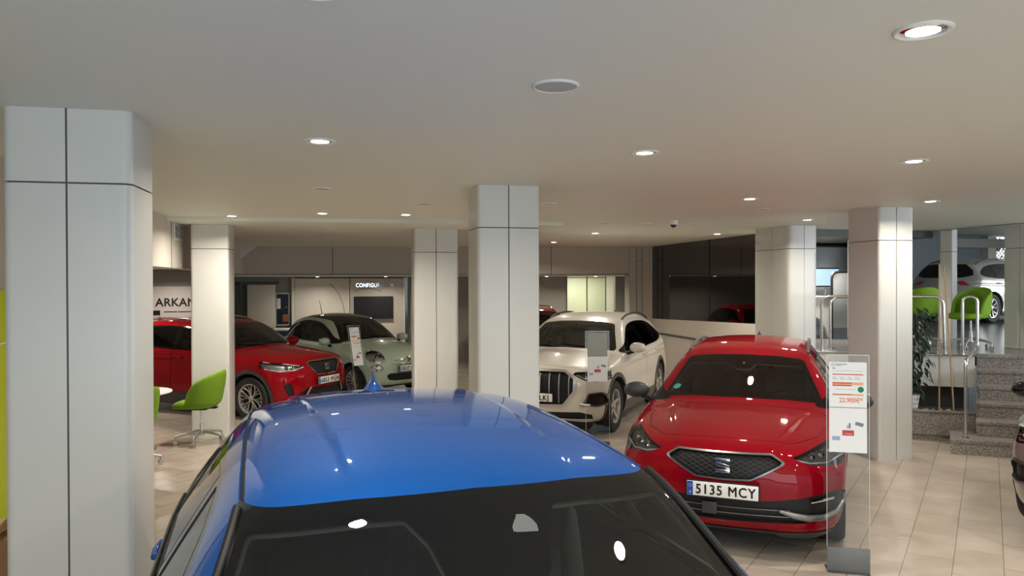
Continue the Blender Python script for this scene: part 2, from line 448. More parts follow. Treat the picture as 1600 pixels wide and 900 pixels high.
        act = cnt > 0; idx = -np.ones(act.shape, int); idx[act] = np.arange(act.sum())
        I = np.argwhere(act)
        P = (acc[act] / cnt[act][:, None] + I) * c + np.array([x[0], y[0], z[0]])
        quads = []
        for ax in range(3):
            o = [0, 0, 0]; o[ax] = 1
            A = neg[:nx - o[0], :ny - o[1], :nz - o[2]]; B = neg[o[0]:, o[1]:, o[2]:]
            m = A != B
            u, v = [(1, 2), (2, 0), (0, 1)][ax]
            E = np.argwhere(m); fl = A[m]
            ok = (E[:, u] > 0) & (E[:, v] > 0) & (E[:, u] < (nx - 1, ny - 1, nz - 1)[u]) & (E[:, v] < (nx - 1, ny - 1, nz - 1)[v])
            E, fl = E[ok], fl[ok]
            c4 = []
            for du, dv in ((-1, -1), (0, -1), (0, 0), (-1, 0)):
                e = E.copy(); e[:, u] += du; e[:, v] += dv; c4.append(idx[e[:, 0], e[:, 1], e[:, 2]])
            q = np.stack(c4, 1); q[~fl] = q[~fl][:, ::-1]
            quads.append(q)
        Q = np.vstack(quads)
        for _ in range(5):
            g = s.grad(P); v = s.f(P); st = v / np.maximum((g ** 2).sum(1), 0.05)
            st = np.clip(st, -0.02, 0.02); P = P - g * st[:, None]
        return P, Q
class CutMesh:
    """polygon soup that can be cut along scalar fields and relabelled"""
    def __init__(s, V, Q):
        s.V = V; s.nv = len(V); s.extraV = []
        s.F = Q; s.L = np.zeros(len(Q), int); s.names = ['body']; s.alive = np.ones(len(Q), bool)
        s.XF = []; s.XL = []
    def lab(s, n):
        if n not in s.names: s.names.append(n)
        return s.names.index(n)
    def verts(s): return np.vstack([s.V, np.array(s.extraV)]) if s.extraV else s.V
    def cut(s, gfun, new, frm, cond=None, BIG=9.0):
        """faces whose label is in frm and satisfy cond(centroids): the part where g<0 becomes label new (None: only cut)"""
        V = s.verts(); g = gfun(V)
        g = np.where(np.abs(g) < 1e-6, 1e-6, g)
        fr = [s.names.index(n) for n in frm if n in s.names]
        nl = s.lab(new) if new is not None else None
        gq = g[s.F]; mn, mx = gq.min(1), gq.max(1)
        el = s.alive & np.isin(s.L, fr) & (mn < 0)
        if cond is not None:
            ids = np.where(el)[0]
            if len(ids): el[ids] &= cond(V[s.F[ids]].mean(1))
        if nl is not None: s.L[el & (mx < 0)] = nl
        st = np.where(el & (mx > 0))[0]
        s.alive[st] = False
        todo = [(list(s.F[i]), s.L[i]) for i in st]; keep = []
        for F_, l in zip(s.XF, s.XL):
            if l in fr:
                gg = g[F_]; 
                if gg.min() < 0 and (cond is None or cond(V[F_].mean(0)[None])[0]):
                    todo.append((F_, l)); continue
            keep.append((F_, l))
        cache = {}
        base = len(V)
        for F_, l in todo:
            a, b = [], []; n = len(F_)
            for i in range(n):
                p, q = F_[i], F_[(i + 1) % n]; gp, gq_ = g[p], g[q]
                (a if gp < 0 else b).append(p)
                if (gp < 0) != (gq_ < 0):
                    key = (min(p, q), max(p, q))
                    if key not in cache:
                        t = gp / (gp - gq_)
                        cache[key] = base + len(cache); s.extraV.append(V[p] + (V[q] - V[p]) * t)
                    a.append(cache[key]); b.append(cache[key])
            if len(a) >= 3: keep.append((a, nl if nl is not None else l))
            if len(b) >= 3: keep.append((b, l))
        s.XF = [k[0] for k in keep]; s.XL = [k[1] for k in keep]
    def faces(s, name):
        if name not in s.names: return []
        l = s.names.index(name)
        return [list(f) for f in s.F[s.alive & (s.L == l)]] + [f for f, q in zip(s.XF, s.XL) if q == l]
def proj_axes(kind): return {'side': (0, 2), 'front': (1, 2), 'rear': (1, 2), 'top': (0, 1)}[kind]
def gpoly(kind, poly, mirror=True):
    a, b = proj_axes(kind)
    poly = np.array(poly, float); lo, hi = poly.min(0) - 0.08, poly.max(0) + 0.08
    def g(V):
        Q = V[:, [a, b]].copy()
        if mirror and a == 1: Q[:, 0] = np.abs(Q[:, 0])
        if mirror and kind == 'top': Q[:, 1] = np.abs(Q[:, 1])
        m = ((Q > lo) & (Q < hi)).all(1); r = np.full(len(V), 9.0)
        if m.any(): r[m] = poly_sdf(Q[m], poly)
        return r
    return g
def half(poly):
    """centre-line polygon: given the y>=0 half (starting and ending near y=0), extend it over the centre so mirroring is seamless"""
    p = list(poly); return [(-0.3, p[0][1])] + p + [(-0.3, p[-1][1])]
def front_c(zlo=0.0, xmin=0.3): return lambda c: (c[:, 0] > xmin) & (c[:, 2] > zlo)
def rear_c(xmax=-0.3): return lambda c: (c[:, 0] < xmax)
def side_c(ymin=0.35): return lambda c: np.abs(c[:, 1]) > ymin
def top_c(zmin): return lambda c: c[:, 2] > zmin
def skin_part(sk, cm, V, Nn, name, m, parent, label_from, depth=0.0, skirt=0.0, sgn=None, skm=None):
    """mesh of one label; depth pushes it inward; skirt adds walls back up to the skin"""
    F_ = cm.faces(label_from)
    if sgn is not None: F_ = [f for f in F_ if V[f][:, 1].mean() * sgn > 0]
    if not F_: return None
    used = sorted({i for f in F_ for i in f}); mp = {v: i for i, v in enumerate(used)}
    P = V[used]; N_ = Nn[used]
    P2 = P - N_ * depth
    verts = [tuple(p) for p in P2]; faces = [[mp[i] for i in f] for f in F_]; nrm = [tuple(n) for n in N_]
    nmain = len(faces)
    if skirt:
        from collections import defaultdict
        cnt = defaultdict(int)
        for f in faces:
            for i in range(len(f)):
                a, b = f[i], f[(i + 1) % len(f)]; cnt[(a, b)] += 1
        bd = [(a, b) for (a, b) in cnt if (b, a) not in cnt]
        for a, b in bd:
            e = Vector(P[b] - P[a]); nn = Vector(N_[a]); w = nn.cross(e)
            if w.length < 1e-9: continue
            w.normalize(); w = w if depth > 0 else -w
            i0 = len(verts)
            verts += [tuple(P2[a]), tuple(P2[b]), tuple(P[b]), tuple(P[a])]; nrm += [tuple(w)] * 4
            faces.append([i0, i0 + 3, i0 + 2, i0 + 1] if depth > 0 else [i0, i0 + 1, i0 + 2, i0 + 3])
    me = bpy.data.meshes.new(name); me.from_pydata(verts, [], faces)
    me.materials.append(m)
    if skirt and skm is not None:
        me.materials.append(skm)
        mi = np.zeros(len(faces), int); mi[nmain:] = 1; me.polygons.foreach_set('material_index', mi)
    me.shade_smooth()
    me.normals_split_custom_set_from_vertices(nrm)
    o = bpy.data.objects.new(name, me); COL.objects.link(o)
    if parent is not None: o.parent = parent
    return o

def rim_mesh(kind, R, w):
    """alloy disc in the xz plane, outer face towards +y; centred"""
    mb = MB(); ax = Matrix.Rotation(-PI / 2, 4, 'X')
    mb.lathe([(R, -w * 0.75), (R, 0.0), (R * 0.985, 0.012), (R * 0.93, 0.008), (R * 0.90, -0.02), (R * 0.88, -w * 0.75)], 40, ax, cap=False)
    hubr = R * 0.17
    mb.lathe([(0, 0.004), (hubr * 0.6, 0.004), (hubr, -0.006), (hubr * 1.05, -0.03), (0, -0.03)], 20, ax, cap=False)
    def spoke(a, w0, w1, lean=0.0, r0=0.12, r1=0.93, t=0.022):
        n = 5; 
        for i in range(n):
            pass
        poly = []
        y0 = -0.012
        b2 = bmesh.new(); rows = []
        for i in range(n + 1):
            q = i / n; r = R * (r0 + (r1 - r0) * q); ww = (w0 + (w1 - w0) * q) / 2; an = a + lean * q
            dy = y0 - 0.018 * math.sin(PI * q) + 0.012 * q
            c, s_ = math.cos(an), math.sin(an)
            row = []
            for sgn, dd in ((-1, -t), (-1, -0.004), (-0.6, 0.0), (0.6, 0.0), (1, -0.004), (1, -t)):
                row.append(b2.verts.new((c * r - s_ * ww * sgn, dy + dd, s_ * r + c * ww * sgn)))
            rows.append(row)
        for A, B in zip(rows, rows[1:]):
            for k in range(6): b2.faces.new((A[k], B[k], B[(k + 1) % 6], A[(k + 1) % 6]))
        b2.faces.new(rows[0]); b2.faces.new(rows[-1])
        bmesh.ops.recalc_face_normals(b2, faces=b2.faces)
        mb._merge(b2)
    if kind == 'double':       # pairs of thin spokes
        for k in range(5):
            a = 2 * PI * k / 5 + 0.3
            spoke(a - 0.10, R * 0.10, R * 0.10, -0.20); spoke(a + 0.10, R * 0.10, R * 0.10, 0.20)
    elif kind == 'petal':      # loops of bright lines on black
        for k in range(6):
            a = 2 * PI * k / 6 + 0.2
            spoke(a - 0.05, R * 0.055, R * 0.06, -0.33); spoke(a + 0.05, R * 0.055, R * 0.06, 0.33)
            spoke(a, R * 0.04, R * 0.05, 0.0, 0.45)
    elif kind == 'multi':
        for k in range(14): spoke(2 * PI * k / 14, R * 0.07, R * 0.11)
    else:
        for k in range(5):
            spoke(2 * PI * k / 5 + 0.31, R * 0.26, R * 0.17)
    return mb
def add_wheel(car, x, y, r, w, rimr, kind, rim_m, back_m):
    sg = 1 if y > 0 else -1
    mb = MB(); ax = Matrix.Rotation(-PI / 2, 4, 'X')
    h = w / 2
    mb.lathe([(rimr * 0.98, -h * 0.8), (rimr * 1.05, -h), (r * 0.93, -h), (r * 0.99, -h * 0.8), (r, -h * 0.6), (r, -h * .12), (r - .008, -h * .12), (r - .008, -h * .06), (r, -h * .06), (r, h * .06), (r - .008, h * .06), (r - .008, h * .12), (r, h * .12),
              (r, h * 0.6), (r * 0.99, h * 0.8), (r * 0.93, h), (rimr * 1.05, h * 1.0), (rimr * 0.99, h * 0.86)], 48, ax, cap=False)
    t = mb.build('wheel', M['rubber'], car); t.location = (x, y, r)
    if sg < 0: t.rotation_euler = (0, 0, PI)
    ri = rim_mesh(kind, rimr, w).build('rim', rim_m, t); ri.location = (0, h * 0.82, 0)
    d = MB().lathe([(0, 0.0), (rimr * 0.95, 0.0), (rimr * 0.95, -0.02), (0, -0.02)], 32, ax).build('brake_disc', back_m, t); d.location = (0, h * 0.82 - 0.07, 0)
    return t
def number_plate(car, p, n, chars, w=0.52, h=0.11):
    R = rot_to(n).to_4x4(); Mx = Matrix.Translation(p) @ R
    pl = xf(MB().box((0, 0, 0.004), (w, h, 0.01), bev=0.006), Mx).build('number_plate', M['plate_white'], car)
    xf(MB().box((0, 0, 0.0), (w + 0.02, h + 0.02, 0.012), bev=0.008), Mx).build('plate_holder', M['black'], pl)
    xf(MB().box((-w / 2 + 0.024, 0, 0.0095), (0.042, h - 0.008, 0.003)), Mx).build('country_band', M['plate_blue'], pl)
    if chars:
        tb = text_mb(chars, 0.072, 0.003, 0.0, 0.86, 1.16); t3 = MB(); me_ = bpy.data.meshes.new('tmp'); tb.bm.to_mesh(me_); tb.bm.free()
        for sx, sy in ((0, 0), (.0016, 0), (-.0016, 0), (0, .0013), (0, -.0013)):
            b_ = bmesh.new(); b_.from_mesh(me_); bmesh.ops.translate(b_, vec=(sx, sy, abs(sx) * .05 + abs(sy) * .09), verts=b_.verts); t3._merge(b_)
        xf(t3, Mx @ Matrix.Translation((0.022, 0, 0.011))).build('characters', M['ink'], pl, smooth=False)
        xf(text_mb('E', 0.016, 0.002, 0.0, 1.0), Mx @ Matrix.Translation((-w / 2 + 0.024, -0.03, 0.012))).build('country_letter', M['plate_white'], pl, smooth=False)
        st = MB()
        for k in range(12):
            a = 2 * PI * k / 12
            st.box((-w / 2 + 0.024 + 0.011 * math.cos(a), 0.02 + 0.011 * math.sin(a), 0.0115), (0.003, 0.003, 0.001))
        xf(st, Mx).build('star_ring', mat_once('plate_yellow', lin(240, 200, 40)), pl, smooth=False)
    return pl
_mo = {}
def mat_once(n, c, **k):
    if n not in _mo: _mo[n] = mat(n, c, **k)
    return _mo[n]
def s_badge(car, p, n, size, m):
    """angular S emblem in two interlocking bands"""
    Mx = Matrix.Translation(p) @ rot_to(n).to_4x4() @ Matrix.Diagonal((size, size, size, 1))
    mb = MB()
    up = [(-.5, .5), (.5, .5), (.5, .28), (-.12, .28), (-.2, .2), (.5, .02), (.5, -.02), (-.5, .12), (-.5, .36)]
    mb.prism(up, 0.12, bev=0.012)
    mb.prism([(-x, -y) for x, y in up], 0.12, bev=0.012)
    return xf(mb, Mx).build('emblem', m, car, ang=30)
def seat(car, x, y, z, m, scale=1.0):
    mb = MB()
    mb.box((x + 0.02, y, z), (0.50, 0.50, 0.15), Matrix.Rotation(math.radians(-8), 3, 'Y'), bev=0.06, seg=3)
    R = Matrix.Rotation(math.radians(-18), 3, 'Y')
    mb.box((x - 0.30, y, z + 0.33), (0.13, 0.48, 0.58), R, bev=0.055, seg=3)
    mb.box((x - 0.26, y - 0.20, z + 0.30), (0.13, 0.09, 0.48), R, bev=0.04, seg=3)
    mb.box((x - 0.26, y + 0.20, z + 0.30), (0.13, 0.09, 0.48), R, bev=0.04, seg=3)
    o = mb.build('seat', m, car)
    MB().box((x - 0.42, y, z + 0.69), (0.09, 0.26, 0.17), R, bev=0.04, seg=3).build('headrest', m, o)
    return o

def make_car(name, label, cat, pos, heading, D):
    """D: the measurements of one car"""
    car = thing(name, label, cat, (pos[0], pos[1], D.get('z', 0.0)), heading, D.get('group'))
    sk = Skin(**D['skin'])
    V, Q = sk.mesh(D.get('cell', 0.022), D.get('zmax', 1.75))
    cm = CutMesh(V, Q)
    r = D['wheel_r']; wb = D['wb'] / 2
    paint = D['paint']; lw = D.get('lw', 0.003)
    # wheel openings
    ar = D.get('arch_r', r + 0.045); az = r + D.get('arch_dz', 0.01)
    def g_arch(V_): 
        return np.minimum(np.hypot(V_[:, 0] - wb, V_[:, 2] - az) - ar, np.hypot(V_[:, 0] + wb, V_[:, 2] - az) - ar)
    cm.cut(g_arch, 'arch', ['body'], side_c(0.45))
    if D.get('clad'):
        cw = D['clad']
        cm.cut(lambda V_: g_arch(V_) - cw, 'cladding', ['body'], side_c(0.5))
        zc = D.get('clad_z', 0.36)
        cm.cut(lambda V_: V_[:, 2] - zc, 'cladding', ['body'], lambda c: (np.abs(c[:, 1]) > 0.5) & (np.abs(c[:, 0]) < wb + 0.2))
    else:
        cm.cut(lambda V_: V_[:, 2] - (sk.zbot + 0.035), 'cladding', ['body'], None)
    # windows
    for pl in D.get('dlo', []):
        cm.cut(gpoly('side', pl), 'window_surround', ['body'], side_c(0.35))
    for pl in D.get('panes', []):
        cm.cut(gpoly('side', pl), 'pane', ['window_surround', 'body'], side_c(0.35))
    for pl in D.get('rear_panes', []):
        cm.cut(gpoly('side', pl), 'rear_pane', ['window_surround', 'body'], side_c(0.35))
    ws = half(D['ws']); xw = D.get('ws_xmin', 0.0)
    cm.cut(gpoly('front', ws), 'frit', ['body', 'window_surround'], lambda c: (c[:, 0] > xw) & (c[:, 0] < D.get('ws_xmax', 1.25)) & (np.abs(c[:, 1]) < 0.8))
    fi = D.get('frit', 0.035); ft = D.get('frit_top', 0.06)
    gws = gpoly('front', ws)
    wtop = max(p[1] for p in D['ws'])
    cm.cut(lambda V_: np.maximum(gws(V_) + fi, V_[:, 2] - (wtop - ft) + 0.10 * V_[:, 1] ** 2), 'windscreen', ['frit'])
    if D.get('ws_patch'):
        cm.cut(gpoly('front', half(D['ws_patch'])), 'frit', ['windscreen'])
    if D.get('ws_eye'):
        cm.cut(gpoly('front', D['ws_eye'], mirror=False), 'eye', ['frit', 'windscreen'], lambda c: c[:, 0] > 0)
    if D.get('rw'):
        cm.cut(gpoly('rear', half(D['rw'])), 'rear_window', ['body'], rear_c())
    if D.get('roofpanel'):
        cm.cut(gpoly('top', half2(D['roofpanel'])), 'roof_panel', ['body'], top_c(1.2))
    # lamps, grille and other inserts: (label, projection, polygon, from)
    for it in D.get('inserts', []):
        kind = it['proj']; pl = half(it['poly']) if it.get('centre') else it['poly']
        cond = {'front': front_c(0, sk.nose - it.get('reach', 0.62)), 'rear': rear_c(sk.tail + it.get('reach', 0.6)), 'side': side_c(0.35), 'top': top_c(0.6)}[kind]
        fr = it.get('frm', ['body'])
        g = gpoly(kind, pl)
        if it.get('frame'):
            cm.cut(lambda V_, g=g, w=it['frame']: g(V_) - w, it['label'] + '_frame', fr + ['cladding'], cond)
            cm.cut(g, it['label'], [it['label'] + '_frame'], cond)
        else:
            cm.cut(g, it['label'], fr, cond)
    # doors, bonnet: shut lines then the panel itself
    for lab, kind, pl in D.get('panels', []):
        g = gpoly(kind, half2(pl) if kind == 'top' else pl)
        cond = side_c(0.35) if kind == 'side' else top_c(0.62)
        cm.cut(lambda V_: g(V_) - lw, 'seam', ['body'], cond)
        cm.cut(lambda V_: g(V_) + lw, lab, ['seam'], cond)
    for kind, pl in D.get('lines', []):
        # open polyline strips
        L_ = np.array(pl, float); a, b = proj_axes(kind)
        def g(V_):
            Q_ = V_[:, [a, b]].copy()
            if kind == 'top': Q_[:, 1] = np.abs(Q_[:, 1])
            m = ((Q_ > L_.min(0) - 0.06) & (Q_ < L_.max(0) + 0.06)).all(1)
            rr = np.full(len(V_), 9.0)
            if m.any():
                # closed thin polygon around the line
                d = np.gradient(L_, axis=0); nn = np.stack([-d[:, 1], d[:, 0]], 1); nn /= np.linalg.norm(nn, axis=1)[:, None]
                P_ = np.vstack([L_ + nn * D.get('ditch', 0.008), (L_ - nn * D.get('ditch', 0.008))[::-1]])
                rr[m] = poly_sdf(Q_[m], P_)
            return rr
        # wide field first so that no crossing is missed
        cm.cut(lambda V_: g(V_) - 0.02, None, ['body', 'roof_panel'], top_c(1.0) if kind == 'top' else side_c())
        cm.cut(g, 'ditch', ['body', 'roof_panel'], top_c(1.0) if kind == 'top' else side_c())
    V = cm.verts(); N_ = sk.grad(V); N_ /= np.linalg.norm(N_, axis=1)[:, None]
    sp = lambda n, m, fr, **k: skin_part(sk, cm, V, N_, n, m, k.pop('parent', car), fr, **k)
    body = sp('body', paint, 'body')
    sp('cladding', D.get('clad_m', M['cladding']), 'cladding', depth=-0.006, skirt=1)
    sp('shut_line', M['black'], 'seam', depth=0.006, skirt=1, skm=paint)
    for sg in (1, -1): sp('roof_channel', D.get('ditch_m', M['black']), 'ditch', depth=0.007, skirt=1, skm=paint, sgn=sg)
    surr = D.get('surround_m', M['blackgloss'])
    names = set()
    for lab, kind, pl in D.get('panels', []):
        if lab in names: continue
        names.add(lab)
        nm = ''.join(c for c in lab if not c.isdigit()).rstrip('_')
        if kind == 'side':
            for sg in (1, -1): sp(nm, paint, lab, sgn=sg)
        else: sp(nm, paint, lab)
    for sg in (1, -1):
        fr_ = sp('window_frame', surr, 'window_surround', sgn=sg, depth=0.001)
        sp('side_window', D.get('side_glass', M['glass_side']), 'pane', sgn=sg, depth=0.004, skirt=1, skm=M['black'])
        sp('rear_side_window', D.get('rear_glass', M['glass_tint']), 'rear_pane', sgn=sg, depth=0.004, skirt=1, skm=M['black'])
    wsO = sp('windscreen', D.get('ws_glass', M['glass']), 'windscreen')
    sp('windscreen_border', M['frit'], 'frit', parent=wsO)
    if D.get('ws_eye'): sp('camera_window', mat_once('camera_window_grey', (0.12, 0.13, 0.125), rough=0.15), 'eye', parent=wsO)
    sp('rear_window', M['glass_tint'], 'rear_window', depth=0.003, skirt=1)
    if D.get('roofpanel'): sp('roof', D['roof_m'], 'roof_panel')
    done = set()
    for it in D.get('inserts', []):
        lab = it['label']
        if lab in done: continue
        done.add(lab)
        sides = (1, -1) if it.get('pair') else (None,)
        for sg in sides:
            o = sp(it['name'], it['mat'], lab, depth=it.get('depth', 0.0), skirt=1 if it.get('depth') else 0, sgn=sg, skm=it.get('skm', M['black']))
            if o is None: continue
            if it.get('frame'): sp(it.get('frame_name', 'surround'), it['frame_m'], lab + '_frame', depth=it.get('frame_d', -0.008), skirt=1, sgn=sg, parent=o)
            if it.get('lens'): sp('lens', M['lens'], lab, depth=0.0, sgn=sg, parent=o)
            if it.get('deco'): it['deco'](sk, o, 1 if sg is None else sg)
    # inner lining: an offset copy of the cabin skin
    ls, lf, off = [], [], 0
    for lab in cm.names:
        if lab in ('windscreen', 'pane', 'rear_pane', 'rear_window', 'arch'): continue
        for f in cm.faces(lab):
            c = V[f].mean(0)
            if D['cab'][0] < c[0] < D['cab'][1] and c[2] > 0.35: lf.append(f)
    if lf:
        used = sorted({i for f in lf for i in f}); mp = {v: i for i, v in enumerate(used)}
        me = bpy.data.meshes.new('cabin_lining'); me.from_pydata([tuple(p) for p in V[used] - N_[used] * 0.028], [], [[mp[i] for i in f][::-1] for f in lf])
        link('cabin_lining', me, M['headliner'], car, True, None)
    # wheel wells
    for sx in (1, -1):
        for sy in (1, -1):
            mb = MB()
            yo = float(sk.W(np.array([wb * sx]), np.array([az + ar * 0.9]))[0]) - 0.012
            n = 24; b2 = bmesh.new(); A, B, Cc = [], [], []
            for i in range(n + 1):
                a = -0.35 + (PI + 0.7) * i / n
                px, pz = wb * sx + (ar + 0.004) * math.cos(a), max(az + (ar + 0.004) * math.sin(a), 0.12)
                yo_i = float(sk.W(np.array([px]), np.array([pz]))[0]) - 0.008
                A.append(b2.verts.new((px, sy * yo_i, pz))); B.append(b2.verts.new((px, sy * (yo - 0.30), pz)))
            for i in range(n): b2.faces.new((A[i], A[i + 1], B[i + 1], B[i]))
            b2.faces.new(B)
            mb._merge(b2)
            mb.build('wheel_arch_liner', M['dark'], car)
    tw = D.get('tyre_w', 0.215); yt = sk.hw - tw / 2 - D.get('track_in', 0.035)
    for sx in (1, -1):
        for sy in (1, -1): add_wheel(car, wb * sx, yt * sy, r, tw, D['rim_r'], D['rim'], D.get('rim_m', M['alloy']), D.get('disc_m', M['dark']))
    # cabin
    if D.get('cabin', True):
        x0, x1 = D['cab']; zd = D.get('dash_z', 0.92)
        fl = MB().box(((x0 + x1) / 2, 0, 0.33), (x1 - x0 - 0.15, 1.45, 0.05)).build('cabin_floor', M['dark'], car)
        xd = D.get('dash_x', 0.75)
        mb = MB(); mb.box((xd, 0, zd - 0.14), (0.5, 1.36, 0.26), bev=0.09, seg=4); mb.box((xd + 0.30, 0, zd - 0.20), (0.5, 1.30, 0.28), bev=0.08, seg=3); mb.box((xd - .25, 0, 0.5), (0.7, 0.26, 0.4), bev=0.05)
        da = mb.build('dashboard', D.get('dash_m', M['dark']), car)
        sgn = 1
        cx, cy, cz = xd - 0.36, 0.36, zd - 0.02
        R = Matrix.Rotation(math.radians(-64), 4, 'Y'); T = Matrix.Translation((cx, cy, cz)) @ R
        st = MB(); ring = [Vector((0.18 * math.cos(a), 0.18 * math.sin(a), 0)) for a in np.linspace(0, 2 * PI, 33)[:-1]]
        st.tube(ring, 0.014, 8, closed=True); st.box((0, 0, -0.01), (0.12, 0.15, 0.04), bev=0.02)
        st.box((0, 0.10, 0), (0.03, 0.16, 0.016), bev=0.006); st.box((0, -0.10, 0), (0.03, 0.16, 0.016), bev=0.006); st.box((-0.10, 0, 0), (0.16, 0.03, 0.016), bev=0.006)
        st.cyl((0, 0, -0.01), (0, 0, -0.20), 0.03)
        xf(st, T).build('steering_wheel', M['black'], car)
        for sy in (0.36, -0.36): seat(car, D.get('seat_x', -0.05), sy, D.get('seat_z', 0.55), D.get('seat_m', M['dark2']))
        xr = D.get('bench_x', -0.95)
        bn = MB(); bn.box((xr, 0, 0.52), (0.5, 1.25, 0.18), bev=0.06); bn.box((xr - 0.32, 0, 0.80), (0.15, 1.25, 0.55), Matrix.Rotation(math.radians(-20), 3, 'Y'), bev=0.06)
        bo = bn.build('rear_bench', D.get('seat_m', M['dark2']), car)
        for sy in (0.38, 0, -0.38): MB().box((xr - 0.45, sy, 1.13), (0.09, 0.24, 0.15), Matrix.Rotation(math.radians(-15), 3, 'Y'), bev=0.04).build('headrest', D.get('seat_m', M['dark2']), bo)
        px, pz = D.get('mirror_in', (0.33, 1.30))
        mm = MB().box((px, 0.0, pz), (0.035, 0.23, 0.065), bev=0.025, seg=3).cyl((px, 0, pz), (px + 0.06, 0, pz + 0.07), 0.012).build('rear_view_mirror', M['black'], car)
    # door mirrors
    if D.get('mirror'):
        mx, my, mz = D['mirror']; mm_ = D.get('mirror_m', paint)
        for sy in (1, -1):
            b = sk.side(mx - 0.0, mz - 0.06, sy)
            mb = MB().ball((mx + 0.01, sy * my, mz), (0.085, 0.125, 0.078), 24, Matrix.Rotation(math.radians(-14 * sy), 3, 'Z'))
            for v in mb.bm.verts:
                if v.co.x < mx - 0.03: v.co.x = mx - 0.03 + (v.co.x - mx + 0.03) * 0.12
            o = mb.build('door_mirror', mm_, car)
            MB().tube([(mx, sy * (abs(b.y) - 0.03), mz - 0.10), (mx + 0.005, sy * (abs(b.y) + 0.03), mz - 0.085), (mx, sy * (my - 0.03), mz - 0.045)], [0.034, 0.028, 0.026], 10).build('mirror_arm', M['black'], o)
            MB().box((mx - 0.042, sy * my, mz), (0.006, 0.19, 0.115), bev=0.02).build('mirror_glass', M['chrome'], o)
    for hx, hz in D.get('handles', []):
        for sy in (1, -1):
            p = sk.side(hx, hz, sy); n = Vector((p.x, p.y, p.z)); o_ = 0.032
            pts = [sk.side(hx - 0.10, hz, sy, 0.004), sk.side(hx - 0.08, hz, sy, o_), sk.side(hx, hz, sy, o_ + 0.006), sk.side(hx + 0.085, hz, sy, o_), sk.side(hx + 0.105, hz, sy, 0.004)]
            MB().tube(pts, [0.012, 0.014, 0.015, 0.014, 0.012], 12).build('door_handle', D.get('handle_m', paint), car)
    if D.get('rails'):
        x0, x1, ry, rh = D['rails']
        for sy in (1, -1):
            pts = []
            for q in np.linspace(0, 1, 22):
                x = x0 + (x1 - x0) * q; pts.append(sk.top(x, sy * ry, 0.0) + Vector((0, 0, rh * (1 - (2 * abs(q - 0.5)) ** 5) - 0.005)))
            MB().tube(pts, 0.016, 10).build('roof_rail', D.get('rail_m', M['black']), car)
    if D.get('fin') is not None:
        fx = D['fin']; p = sk.top(fx, 0)
        prof = [(0.10, 0), (0.0, 0.012), (-0.055, 0.03), (-0.085, 0.062), (-0.105, 0.064), (-0.112, 0.03), (-0.12, 0.0)]
        b2 = MB(); rows = []; bm = b2.bm
        for (dx, dz), wdt in zip(prof, (0.004, 0.016, 0.016, 0.005, 0.004, 0.014, 0.012)):
            rows.append((dx, dz, wdt))
        n = len(rows); secs = []
        for dx, dz, wdt in rows:
            secs.append(None)
        # fin as stacked slices from base to tip
        lv = []
        for t_ in np.linspace(0, 1, 14):
            zf = t_ * 0.066; xa = 0.10 - 0.155 * t_ ** 0.55; xb = -0.13 + 0.022 * t_; w_ = 0.034 * (1 - t_) ** 2.6 + 0.009 * (1 - t_) + 0.003
            L_ = []
            for a in np.linspace(0, 2 * PI, 17)[:-1]:
                L_.append(bm.verts.new(((xa + xb) / 2 + (xa - xb) / 2 * math.cos(a), w_ * math.sin(a), zf)))
            lv.append(L_)
        for A, B in zip(lv, lv[1:]):
            for i in range(16): bm.faces.new((A[i], A[(i + 1) % 16], B[(i + 1) % 16], B[i]))
        bm.faces.new(lv[0][::-1]); bm.faces.new(lv[-1])
        fo = b2.build('shark_fin_antenna', D.get('fin_m', paint), car, ang=60); fo.location = (p.x, 0, p.z - 0.006)
        fo.scale = (D.get('fin_s', 1.0),) * 3
    if D.get('wipers', True):
        mb = MB()
        for y0, y1 in D.get('wiper_y', ((0.52, -0.05), (-0.10, -0.62))):
            zc = min(p[1] for p in D['ws']) + 0.03
            pts = [sk.front(y0 + (y1 - y0) * q, zc + 0.012 + 0.05 * q, 0.014) for q in np.linspace(0, 1, 9)]
            mb.tube(pts, 0.007, 6)
        mb.build('wiper', M['black'], car)
    if D.get('plate'):
        pz, chars, py = D['plate'] if len(D['plate']) == 3 else (*D['plate'], 0)
        p = sk.front(0, pz, 0.012); n = sk.nrm(sk.front(0, pz)); n = Vector((n.x, 0, n.z * 0.5))
        # stand the flat plate clear of the curved bumper
        number_plate(car, p + Vector((0.008, 0, 0)), n, chars)
    # floor pan
    MB().box((0, 0, sk.zbot + 0.01), (wb * 2 + 0.9, 1.3, 0.04)).build('underbody', M['dark'], car)
    if D.get('post'): D['post'](sk, car)
    return car
def half2(poly):
    """top-view panel given for y>=0, mirrored through the centre line"""
    return [(poly[0][0], -0.3)] + list(poly) + [(poly[-1][0], -0.3)]
def spot_cluster(n, y0, y1, z0, z1, size, m=None, back=0.03, chrome=True):
    def f(sk, o, sg):
        mb = MB()
        for i in range(n):
            q = (i + 0.5) / n; y = sg * (y0 + (y1 - y0) * q); z = z0 + (z1 - z0) * q
            p = sk.front(y, z, -back); nn = Vector((1, 0, 0.05))
            mb.lathe([(0, 0.0), (size * 0.55, 0.004), (size, 0.016), (size * 1.05, 0.014), (size * 0.9, -0.02), (0, -0.02)], 16, Matrix.Translation(p) @ rot_to(nn).to_4x4(), cap=False)
        mb.build('reflector', m or M['chrome'], o)
    return f
# ------------------------------------------------------------------ the cars
rad = math.radians
def lin_zb(a, b): return lambda x: a + b * x
